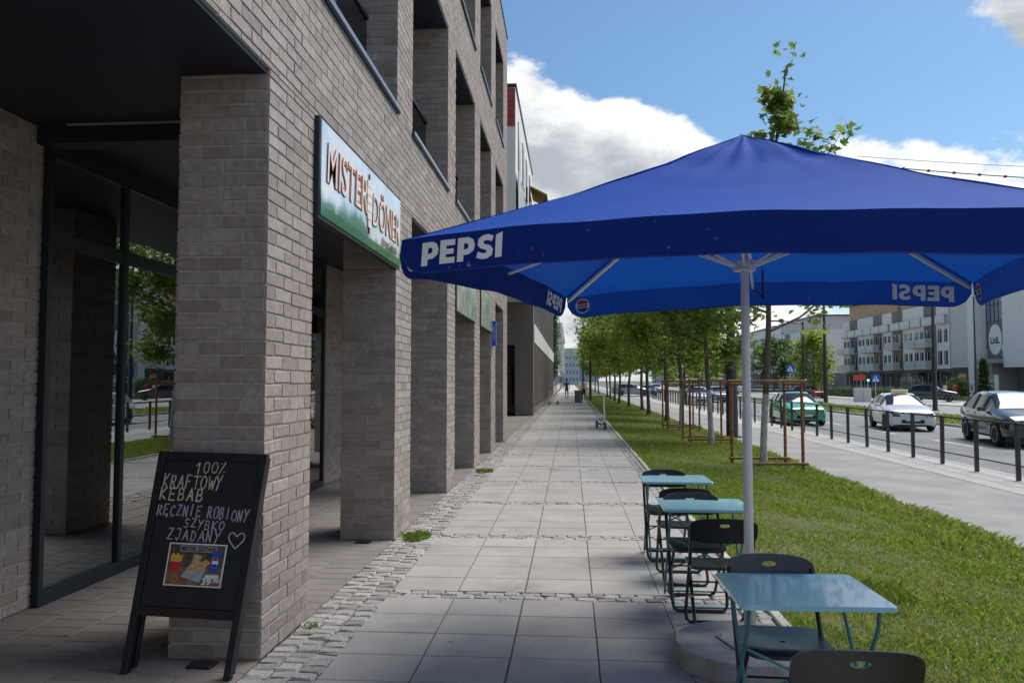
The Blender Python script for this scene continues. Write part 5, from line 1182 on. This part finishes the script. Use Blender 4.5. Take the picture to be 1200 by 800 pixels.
# ================================================================== PEOPLE
def person_mat(name, bands):
    m, t, b = new_mat(name); nn = t.nodes.new; lk = t.links.new
    g = nn('ShaderNodeTexCoord'); s = nn('ShaderNodeSeparateXYZ'); lk(g.outputs['Object'], s.inputs[0]); mr = nn('ShaderNodeMath'); mr.operation = 'DIVIDE'; mr.inputs[1].default_value = 2.0; lk(s.outputs[2], mr.inputs[0])
    cr = nn('ShaderNodeValToRGB'); cr.color_ramp.interpolation = 'CONSTANT'; e = cr.color_ramp.elements
    while len(e) < len(bands): e.new(.5)
    for i, (z, c) in enumerate(bands): e[i].position = z / 2.0; e[i].color = (*c, 1)
    lk(mr.outputs[0], cr.inputs[0]); lk(cr.outputs[0], b.inputs['Base Color']); b.inputs['Roughness'].default_value = .8; return m
def make_person(label, loc, rz, bands, hair, step=.16, hgt=1.0):
    t = thing('person', label, 'person', loc, rz, None)
    J = [((0, 0, .95), .135), ((0, -.01, 1.12), .125), ((0, 0, 1.32), .15), ((0, 0, 1.45), .085), ((0, -.005, 1.53), .055), ((0, -.012, 1.62), .092), ((0, -.01, 1.72), .075),
         ((.17, 0, 1.40), .062), ((.23, .05, 1.14), .045), ((.22, -.06, .90), .033), ((.22, -.08, .80), .035), ((-.17, 0, 1.40), .062), ((-.23, -.05, 1.14), .045), ((-.22, -.10, .92), .033), ((-.22, -.14, .82), .035),
         ((.09, 0, .88), .095), ((.10, -step * .6, .50), .062), ((.10, -step, .10), .040), ((.10, -step - .13, .045), .038), ((-.09, 0, .88), .095), ((-.10, step * .35, .50), .062), ((-.10, step, .12), .040), ((-.10, step - .12, .05), .038)]
    E_ = [(0, 1), (1, 2), (2, 3), (3, 4), (4, 5), (5, 6), (3, 7), (7, 8), (8, 9), (9, 10), (3, 11), (11, 12), (12, 13), (13, 14), (0, 15), (15, 16), (16, 17), (17, 18), (0, 19), (19, 20), (20, 21), (21, 22)]
    me = bpy.data.meshes.new('body'); me.from_pydata([tuple(Vector(p) * hgt) for p, r in J], E_, []); o = bpy.data.objects.new('body', me); link(o, t)
    md = o.modifiers.new('skin', 'SKIN'); 
    for i, (p, r) in enumerate(J): me.skin_vertices[0].data[i].radius = (r * hgt, r * hgt * .8)
    me.skin_vertices[0].data[0].use_root = True
    sb = o.modifiers.new('sub', 'SUBSURF'); sb.levels = 1; sb.render_levels = 1; me.materials.append(person_mat('clothes', bands)); md.use_smooth_shade = True
    m = MB(); m.tube([(0, .02, 1.60 * hgt), (0, .018, 1.68 * hgt), (0, .012, 1.76 * hgt), (0, .008, 1.80 * hgt)], [.085, .098, .082, .03], 12); m.build('hair', pmat('hair', hair, .7), t, smooth=60)
    return t
SKIN = (.55, .36, .27)
make_person('person in dark red top and shorts walking away down the pavement', (-.36, 66, 0), R(180), [(0, SKIN), (.52, (.03, .02, .025)), (.90, (.13, .018, .025)), (1.46, SKIN)], (.06, .04, .03))
make_person('person in pink top and black trousers beside the green bin', (1.0, 61, 0), R(0), [(0, (.01, .01, .012)), (.98, (.62, .30, .32)), (1.46, SKIN)], (.05, .03, .02))
make_person('person in white shirt standing by the railing across the road', (37.3, 80.0, -.34), R(200), [(0, (.02, .02, .03)), (.98, (.7, .7, .7)), (1.46, SKIN)], (.03, .02, .02), .05)
make_person('person in red top standing by the railing across the road', (38.1, 79.8, -.34), R(160), [(0, (.02, .02, .03)), (.98, (.5, .04, .05)), (1.46, SKIN)], (.03, .02, .02), .05)

# ================================================================== SCOOTERS AND BIN
MT['scoot'] = pmat('scooter_green', (.04, .30, .12), .4)
def scooter(label, loc, rz):
    t = thing('kick_scooter', label, 'scooter', loc, rz, 'parked scooters')
    MB().bbox(-.08, .08, -.35, .42, .13, .17, .02).build('deck', 'black_plastic', t); MB().tube([(0, -.36, .15), (0, -.46, .42), (0, -.38, 1.10)], [.03, .03, .025], 8).build('stem', 'print_white', t); MB().tube([(-.24, -.36, 1.10), (.24, -.36, 1.10)], .018, 8).build('handlebar', 'black_tube', t)
    for sx in (-1, 1): MB().tube([(sx * .16, -.36, 1.10), (sx * .26, -.355, 1.10)], .024, 8).build('grip', 'scoot', t)
    for wy in (-.50, .46):
        w_ = MB(); w_.tube([(0, wy + .10 * math.cos(a), .11 + .10 * math.sin(a)) for a in np.linspace(0, 2 * math.pi, 21)], .024, 8, False); wl_ = w_.build('wheel', 'tyre', t, smooth=60); MB().tube([(-.02, wy, .11), (.02, wy, .11)], .05, 12).build('hub', 'rim', wl_)
    MB().bbox(-.04, .04, .36, .60, .22, .24, .01).build('fender', 'scoot', t); MB().tube([(0, .1, .14), (.10, .14, .012)], .012, 6).build('kickstand', 'black_tube', t); return t
scooter('kick scooter with white stem parked at the lawn edge of the pavement', (1.0, 26.3, 0.01), R(14)); scooter('kick scooter parked by the dark brick wall farther along the pavement', (-1.15, 52.0, 0.01), R(-35))
bn = thing('litter_bin', 'grey green litter bin standing at the pavement edge', 'bin', (.55, 57.5, 0)); MB().bbox(-.28, .28, -.25, .25, 0, .82, .04).build('body', 'midgrey', bn); MB().bbox(-.31, .31, -.28, .28, .821, .92, .04).build('lid', 'signgreen', bn)

# ================================================================== BUILDINGS FARTHER ALONG THE PAVEMENT
def brick_tex(name, c1, c2, mort, sc=1.0):
    m, t, b = new_mat(name); nn = t.nodes.new; lk = t.links.new
    g = nn('ShaderNodeNewGeometry'); s = nn('ShaderNodeSeparateXYZ'); lk(g.outputs['Position'], s.inputs[0]); a = nn('ShaderNodeMath'); a.operation = 'ADD'; lk(s.outputs[0], a.inputs[0]); lk(s.outputs[1], a.inputs[1])
    c = nn('ShaderNodeCombineXYZ'); lk(a.outputs[0], c.inputs[0]); lk(s.outputs[2], c.inputs[1])
    br = nn('ShaderNodeTexBrick'); lk(c.outputs[0], br.inputs['Vector']); br.inputs['Color1'].default_value = (*c1, 1); br.inputs['Color2'].default_value = (*c2, 1); br.inputs['Mortar'].default_value = (*mort, 1)
    br.inputs['Scale'].default_value = sc; br.inputs['Brick Width'].default_value = .25; br.inputs['Row Height'].default_value = .084; br.inputs['Mortar Size'].default_value = .006; lk(br.outputs[0], b.inputs['Base Color']); b.inputs['Roughness'].default_value = .85; return m
MT['brick_far'] = brick_tex('distant_brick', (.165, .138, .122), (.21, .178, .16), (.27, .25, .23))
B2 = thing('fin_building', 'dark brick building with vertical fins where the pavement narrows', 'building', (-5, 55, 0))
def bx(name, x0, x1, y0, y1, z0, z1, mat, par): return MB().box(x0, x1, y0, y1, z0, z1).build(name, mat, par, world=True)
bx('front_wall', -12, -4.35, 36, 36.4, 0, 8.8, 'brick_far', B2); bx('front_pier', -2.62, -1.75, 36, 36.4, 0, 8.8, 'brick_far', B2); bx('front_lintel', -4.35, -2.62, 36.0, 36.4, 3.3, 8.8, 'brick_far', B2)
bx('entrance_recess', -4.35, -2.62, 37.6, 37.8, 0, 3.3, 'navy_frame', B2); d = bx('door', -3.3, -2.75, 37.5, 37.59, 0, 2.4, 'dark_glass', B2); bx('door_frame', -3.38, -3.301, 37.48, 37.6, 0, 2.45, 'dark_metal', d)
bx('core', -12, -2.2, 37.8, 78, 0, 8.8, 'darkgrey', B2); bx('band', -2.2, -1.72, 36.4, 78, 3.45, 4.35, 'offwhite', B2); bx('top_band', -2.2, -1.72, 36.4, 78, 8.0, 8.8, 'brick_far', B2); bx('plinth', -2.2, -1.78, 36.4, 78, 0, .35, 'brick_far', B2)
m = MB().box(-.24, .24, -.20, .20, 0, 3.10); f1 = m.mesh('fin', 'brick_far'); m = MB().box(-.24, .24, -.20, .20, 0, 3.65); f2 = m.mesh('fin', 'brick_far')
for i in range(34):
    for me, z in ((f1, .35), (f2, 4.35)):
        o = bpy.data.objects.new('fin', me); link(o, B2); o.location = (-1.985 + 5, 36.65 + i * 1.22 - 55, z)
m = bx('window_strip', -2.199, -2.15, 36.45, 78, .36, 3.44, 'dark_glass', B2); bx('window_strip', -2.199, -2.15, 36.45, 78, 4.36, 7.99, 'dark_glass', B2)
B3 = thing('white_upper_block', 'white upper block with red tiled corner above the brick building', 'building', (-5, 31, 0))
bx('base_wall', -12, -5.2, 24.9, 35.95, 0, 5.3, 'brick_far', B3); bx('upper_wall', -12, -1.80, 25.0, 35.95, 5.31, 11.35, 'white', B3); bx('roof_edge', -12, -1.76, 24.96, 35.98, 11.351, 11.47, 'sill', B3)
for k in range(15): bx('tile_row', -2.9, -1.815, 24.955 + .012 * (k % 2), 24.998, 10.05 + k * .085, 10.05 + k * .085 + .078, 'redtile', B3)
for i, yy in enumerate((26.2, 28.6, 30.8, 33.2)):
    for z in (5.9, 8.5): w_ = bx('window', -1.799, -1.77, yy, yy + .95, z, z + 2.1, 'dark_glass', B3); bx('window_sill', -1.7995, -1.70, yy - .05, yy + 1.0, z - .07, z - .002, 'sill', w_)
bx('glass_screen', -1.72, -1.70, 25.1, 29.0, 5.8, 8.6, 'railglass', B3)
aw = thing('terrace_awning', 'ochre awning over a planted terrace high on the white block', 'awning', (-1.5, 35, 9)); MT['ochre'] = pmat('ochre_cloth', (.42, .25, .05), .8)
MB().add([(-1.76, 33.2, 10.15), (-1.0, 33.2, 9.75), (-1.0, 35.9, 9.75), (-1.76, 35.9, 10.15), (-1.76, 33.2, 10.11), (-1.0, 33.2, 9.71), (-1.0, 35.9, 9.71), (-1.76, 35.9, 10.11)], [(0, 1, 2, 3), (7, 6, 5, 4), (0, 4, 5, 1), (1, 5, 6, 2), (2, 6, 7, 3), (3, 7, 4, 0)]).build('cloth', 'ochre', aw, world=True)
MB().box(-1.768, -1.05, 33.3, 35.8, 8.62, 8.78).build('balcony_slab', 'greyrender', aw, world=True); m = MB(); m.tube([(-1.05, 33.35, 8.78), (-1.05, 33.35, 9.72)], .025, 6); m.tube([(-1.05, 35.75, 8.78), (-1.05, 35.75, 9.72)], .025, 6); m.build('balcony_post', 'dark_metal', aw, world=True)
fo = foliage('terrace_plants', aw, [Vector((-1.25 + 1.5 - .0, y - 35, .25)) for y in np.linspace(33.5, 35.6, 8)], 260, .14, 'lime', 'leaf_c', (.12, .15, .18), 3)
iv = thing('climbing_plant', 'dark green climbing plant covering the end of the fin building', 'climber', (-1.7, 79.5, 0)); foliage('leaves', iv, [Vector((random.uniform(-.3, .15), random.uniform(-1.6, 1.6), random.uniform(2.2, 9.0))) for _ in range(200)], 5200, .22, 'lime', 'leaf_c', (.12, .2, .2), 4)['kind'] = 'stuff'
MB().tube([(-.2, 0, 0), (-.25, .1, 2.5), (-.2, .3, 5)], [.06, .05, .03], 6).build('stem', 'bark', iv)
for (y0, y1, h_, xx, mt, lb) in ((78.3, 112, 10.5, -1.95, 'greyrender', 'grey building behind the climbing plant down the street'), (116, 150, 13, -2.2, 'offwhite', 'off-white block with balconies far down the pavement'), (156, 230, 15, -2.6, 'midgrey', 'grey block at the far end of the pavement')):
    b_ = thing('street_building', lb, 'building', (-7, (y0 + y1) / 2, 0), 0, 'buildings down the pavement'); bx('wall', -14, xx, y0, y1, 0, h_, mt, b_); bx('roof', -14.1, xx + .08, y0 - .05, y1 + .05, h_ + .002, h_ + .25, 'sill', b_)
    fl = 0; z = 1.0
    while z < h_ - 1.6:
        for k in range(int((y1 - y0) / 4.2)):
            yy = y0 + 1.2 + k * 4.2; w_ = bx('window', xx + .001, xx + .03, yy, yy + 1.6, z, z + 1.6, 'dark_glass', b_)
            if k % 2 == 0 and z > 3: bx('balcony', xx + .031, xx + .95, yy - .3, yy + 1.9, z - .25, z + .75, 'railglass' if k % 4 else 'white', b_)
        z += 2.9

# ================================================================== FLATS AND SHOP ACROSS THE ROAD
XB = 49.0; MT['umber'] = pmat('umber_cladding', (.22, .17, .135), .8, var=.15, scale=1)
def flats(label, y0, y1, fl, top_mat, seed, nb):
    rr = random.Random(seed); b_ = thing('apartment_block', label, 'building', (XB + 6, (y0 + y1) / 2, -.34), 0, 'flats across the road'); n_ = nb; bw = (y1 - y0) / n_
    bx('ground_floor', XB + .4, XB + 12, y0, y1, -.34, 3.2, 'midgrey', b_); H0 = 3.2; FH = 2.95
    bx('wall', XB, XB + 12, y0, y1, 3.202, 3.2 + FH * (fl - 1), 'white', b_)
    zt = 3.2 + FH * (fl - 1); bx('top_floor', XB + 1.1, XB + 12, y0 + .3, y1 - .3, zt + .002, zt + 2.75, top_mat, b_); rf = bx('roof', XB + .6, XB + 12.3, y0 - .1, y1 + .1, zt + 2.752, zt + 3.0, 'sill', b_)
    for k in range(n_):
        a = y0 + bw * k; zone = k % 3
        if zone == 1:      # recessed grey strip between white bays
            bx('grey_bay', XB - .05, XB - .002, a, a + bw, 3.21, zt - .003, ('midgrey', 'umber')[(seed + k) % 2], b_)
        for f in range(fl):
            z = (-.1 if f == 0 else H0 + FH * (f - 1)); xx = XB + .4 if f == 0 else (XB + 1.1 if f == fl - 1 else XB); xw = xx - (.06 if zone == 1 and 0 < f < fl - 1 else .004)
            for q in ((.14, .38), (.58, .86)) if f else ((.08, .92),):
                w_ = bx('window', xw - .05, xw, a + bw * q[0], a + bw * q[1], z + (.55 if f else .25), z + (2.35 if f else 2.9), 'dark_glass', b_)
                bx('window_frame', xw - .075, xw - .051, a + bw * (q[0] + q[1]) / 2 - .05, a + bw * (q[0] + q[1]) / 2 + .05, z + .55, z + 2.35, 'white', w_)
            if f and zone != 0 or (f == fl - 1):
                ba = bx('balcony', xw - 1.35 if f < fl - 1 else XB - .5, xw - .08 if f < fl - 1 else XB + 1.0, a + bw * .05, a + bw * .95, z - .0, z + .16, 'offwhite', b_)
                x0 = xw - 1.36 if f < fl - 1 else XB - .52; bx('balustrade', x0, x0 + .04, a + bw * .05, a + bw * .95, z + .161, z + 1.15, 'railglass', ba); bx('balustrade', x0 + .041, x0 + .9, a + bw * .05, a + bw * .05 + .04, z + .161, z + 1.15, 'railglass', ba)
    return b_
flats('white flats with timber top floor and balconies, right of the dark median pole', 103.6, 121, 4, 'timber', 1, 5); flats('white flats with timber top floor, left of the dark median pole', 121.5, 142.5, 4, 'timber', 2, 6)
flats('pale block of flats behind the bushy green tree', 160, 188, 4, 'offwhite', 3, 7); flats('farther pale flats seen between the trees', 192, 225, 4, 'white', 4, 8); flats('pale flats far behind the street trees', 235, 295, 4, 'offwhite', 5, 9); flats('farthest pale flats near the vanishing point', 305, 420, 5, 'white', 6, 10)
DY = 5.4
def bx2(name, x0, x1, y0, y1, z0, z1, mat, par): return bx(name, x0, x1, y0 + DY, y1 + DY, z0, z1, mat, par)
SH = thing('supermarket', 'white framed supermarket with round logo sign at the right edge', 'shop', (XB + 6, 88, -.34))
bx2('blank_wall', XB + .1, XB + 12, 89.6, 98.0, 3.3, 15.5, 'offwhite', SH); bx2('dark_base', XB + .3, XB + 12, 89.6, 98.0, -.34, 3.298, 'darkgrey', SH); bx2('wall_slot', XB + .05, XB + .099, 91.6, 92.2, 3.5, 11.0, 'darkgrey', SH)
bx2('portal_pillar', XB - 2.0, XB + .09, 88.0, 89.55, -.34, 15.5, 'white', SH); bx2('portal_beam', XB - 1.2, XB + 10, 70, 83.6, 3.1, 15.5, 'white', SH)
cw_ = bx2('curtain_wall', XB - .6, XB + 10, 83.61, 87.99, 5.3, 15.5, 'tower', SH)
for k in range(6): bx2('curtain_mullion', XB - .66, XB - .601, 83.7 + k * .84, 83.78 + k * .84, 5.3, 15.5, 'darkgrey', cw_)
for k in range(5): bx2('curtain_rail', XB - .65, XB - .602, 83.62, 87.98, 6.5 + k * 1.9, 6.58 + k * 1.9, 'darkgrey', cw_)
bx2('sign_panel', XB - .75, XB - .661, 83.9, 87.6, 4.2, 8.3, 'midgrey', SH); bx2('canopy_slab', XB - 1.9, XB + 2, 83.62, 87.99, 3.6, 4.1, 'greyrender', SH); bx2('entrance_back', XB + 2, XB + 10, 83.61, 87.99, -.34, 5.28, 'midgrey', SH); bx2('entrance_side', XB - .1, XB + 1.99, 86.9, 87.98, -.34, 3.59, 'greyrender', SH)
lg = thing('round_logo_sign', 'white oval supermarket logo sign on grey panel', 'sign', (XB - .8, 91.3, 4.2)); MB().prism([(XB - .80, 85.9 + DY - 1.35 * math.cos(a), 6.3 + 1.75 * math.sin(a)) for a in np.linspace(0, 2 * math.pi, 33)[:-1]], (.045, 0, 0)).build('disc', 'signwhite', lg, world=True)
put_text('LidL', 1.9, .75, lambda u, v, w_: (XB - .812, 85.9 + DY + .95 - u, 5.85 + v), 'print_black', 'lettering', lg, offset=.03)
gs = thing('green_sign', 'small green and white sign beside the oval logo', 'sign', (XB - .8, 89.6, 4.1)); MB().box(XB - .84, XB - .76, 83.9 + DY, 84.6 + DY, 4.15, 6.0).build('panel', 'signgreen', gs, world=True); MB().box(XB - .846, XB - .8405, 84.05 + DY, 84.45 + DY, 4.9, 5.8).build('symbol', 'signwhite', gs, world=True)
ps = thing('parking_sign', 'blue parking sign with white letter on the white pillar', 'sign', (XB - 2.0, 93.6, 2.6)); MB().box(XB - 1.5, XB - .55, 87.93 + DY, 87.99 + DY, 2.15, 3.25).build('panel', 'signblue', ps, world=True); put_text('P', .42, .75, lambda u, v, w_: (XB - 1.24 + u, 87.925 + DY, 2.32 + v), 'signwhite', 'lettering', ps, offset=.02)
os_ = thing('orange_sign', 'small orange sign on the dark base wall', 'sign', (XB - .1, 100.7, 2.2)); MB().box(XB + .2, XB + .29, 94.6 + DY, 96.4 + DY, 2.0, 2.5).build('panel', pmat('orange_sign', (.75, .32, .05), .5), os_, world=True)
pn = thing('white_totem', 'slim white totem sign by the shop entrance', 'sign', (XB - 3.5, 86.2, -.34)); MB().bbox(-.2, .2, -.1, .1, 0, 2.6, .02).build('panel', 'signwhite', pn)
# hedges and trees across the road
for i, (x, y0, y1, lb) in enumerate(((34.6, 80, 93, 'clipped dark hedge in front of the flats, right part'), (34.4, 95, 118, 'clipped dark hedge in front of the flats, left part'))):
    h = thing('hedge', lb, 'hedge', (x, (y0 + y1) / 2, -.33), 0, 'hedges across the road'); foliage('foliage', h, [Vector((random.uniform(-.5, .5), random.uniform(-(y1 - y0) / 2, (y1 - y0) / 2), random.uniform(.1, 1.0))) for _ in range(300)], 3600, .22, 'lime', 'leaf_c', (.14, .3, .12), 50 + i)['kind'] = 'stuff'; MB().box(-.5, .5, -(y1 - y0) / 2, (y1 - y0) / 2, 0, .9).build('branches', 'leaf_c', h)
make_tree('bushy_tree', 'bushy light green tree across the road, left of the flats', (29.1, 95, -.36), 8.0, 1.2, 2.3, 4200, .34, 'leaf_b', 'lime', 61, 22, .13, False, .42, group=None)
make_tree('bushy_tree', 'large green tree far across the road between the flats', (36, 140, -.36), 9.5, 1.8, 3.2, 3000, .5, 'leaf_c', 'lime', 62, 20, .15, False, .6, group=None)
def conifer(label, loc, h_):
    t = thing('spruce_tree', label, 'tree', loc); MB().tube([(0, 0, 0), (0, 0, h_)], [.09, .01], 8).build('trunk', 'bark', t); c = []
    for k in range(220):
        f = random.random() ** .8; a = random.uniform(0, 6.28); r_ = (1 - f) * h_ * .24 * random.uniform(.5, 1); c.append(Vector((r_ * math.cos(a), r_ * math.sin(a), .3 + f * (h_ - .4) - r_ * .25)))
    foliage('crown', t, c, 2600, .2, 'lime', 'leaf_c', (.12, .12, .1), 70, .6)['kind'] = 'stuff'
conifer('dark spruce beside the supermarket pillar', (41.0, 80.0, -.34), 4.2)
for i, (x, y, h_, lb) in enumerate(((39.6, 82, 2.0, 'low green bush left of the spruce'), )):
    make_tree('green_bush', lb, (x, y, -.34), h_, .3, 1.1, 1500, .2, 'leaf_c', 'lime', 80 + i, 12, .05, False, .25, group=None)
# trees along the far road, behind the first row
for i, (x, y) in enumerate(((18.8, 96), (18.8, 112), (18.9, 130), (18.7, 150), (33, 160), (33, 185))):
    make_tree('median_tree', 'slender green tree far along the median, number %s counted from the viewer' % ['one', 'two', 'three', 'four', 'five', 'six'][i], (x, y, -.3), 6.5 + (i % 3), 2.0, 1.8, 1500, .4, 'leaf_b', 'lime', 90 + i, 14, .09, False, .4, group='trees far along the road')
# skyline
tw = thing('glass_tower', 'blue grey glass tower with one curved side on the skyline', 'tower', (30, 1500, -.6)); prof = [(-17, 0), (-17, 62), (-13, 84), (-7, 98), (0, 104), (4, 100), (9, 106), (22, 104), (22, 0)]
MB().prism([(a, -15, b) for a, b in prof], (0, 30, 0)).build('facade', 'tower', tw); m = MB()
for k in range(26): m.box(-16.9 + (0 if k < 16 else (k - 16) * 1.0), 21.9, -15.3, -15.01, 3 + k * 3.7, 4.2 + k * 3.7)
m.build('floor_band', 'hazewhite', tw)
pb = thing('pale_block', 'pale block closing the view down the street', 'building', (0, 420, -.6)); MB().box(-9, 4.5, -10, 10, 0, 17).build('wall', 'hazewhite', pb); MB().box(-3.5, 4.6, -10.2, 9, 17.01, 19.5).build('roof_storey', 'offwhite', pb)
for k in range(7):
    for z in range(4): MB().box(-8.2 + k * 1.85, -7.2 + k * 1.85, -10.06, -10.01, 2 + z * 3.8, 4 + z * 3.8).build('window', 'tower', pb)
for i, (x, y, w_, h_, mt, lb) in enumerate(((75, 520, 40, 22, 'hazewhite', 'pale distant block right of the glass tower'), (130, 640, 60, 30, 'offwhite', 'wide pale distant block behind the flats'), (-22, 330, 24, 20, 'greyrender', 'grey distant block left of the street end'))):
    b_ = thing('distant_block', lb, 'building', (x, y, -.6)); MB().box(-w_ / 2, w_ / 2, -9, 9, 0, h_).build('wall', mt, b_)
    for k in range(int(w_ / 4)):
        for z in range(int(h_ / 3.6)): MB().box(-w_ / 2 + 1 + k * 4, -w_ / 2 + 3 + k * 4, -9.06, -9.01, 1.5 + z * 3.6, 3.2 + z * 3.6).build('window', 'tower', b_)
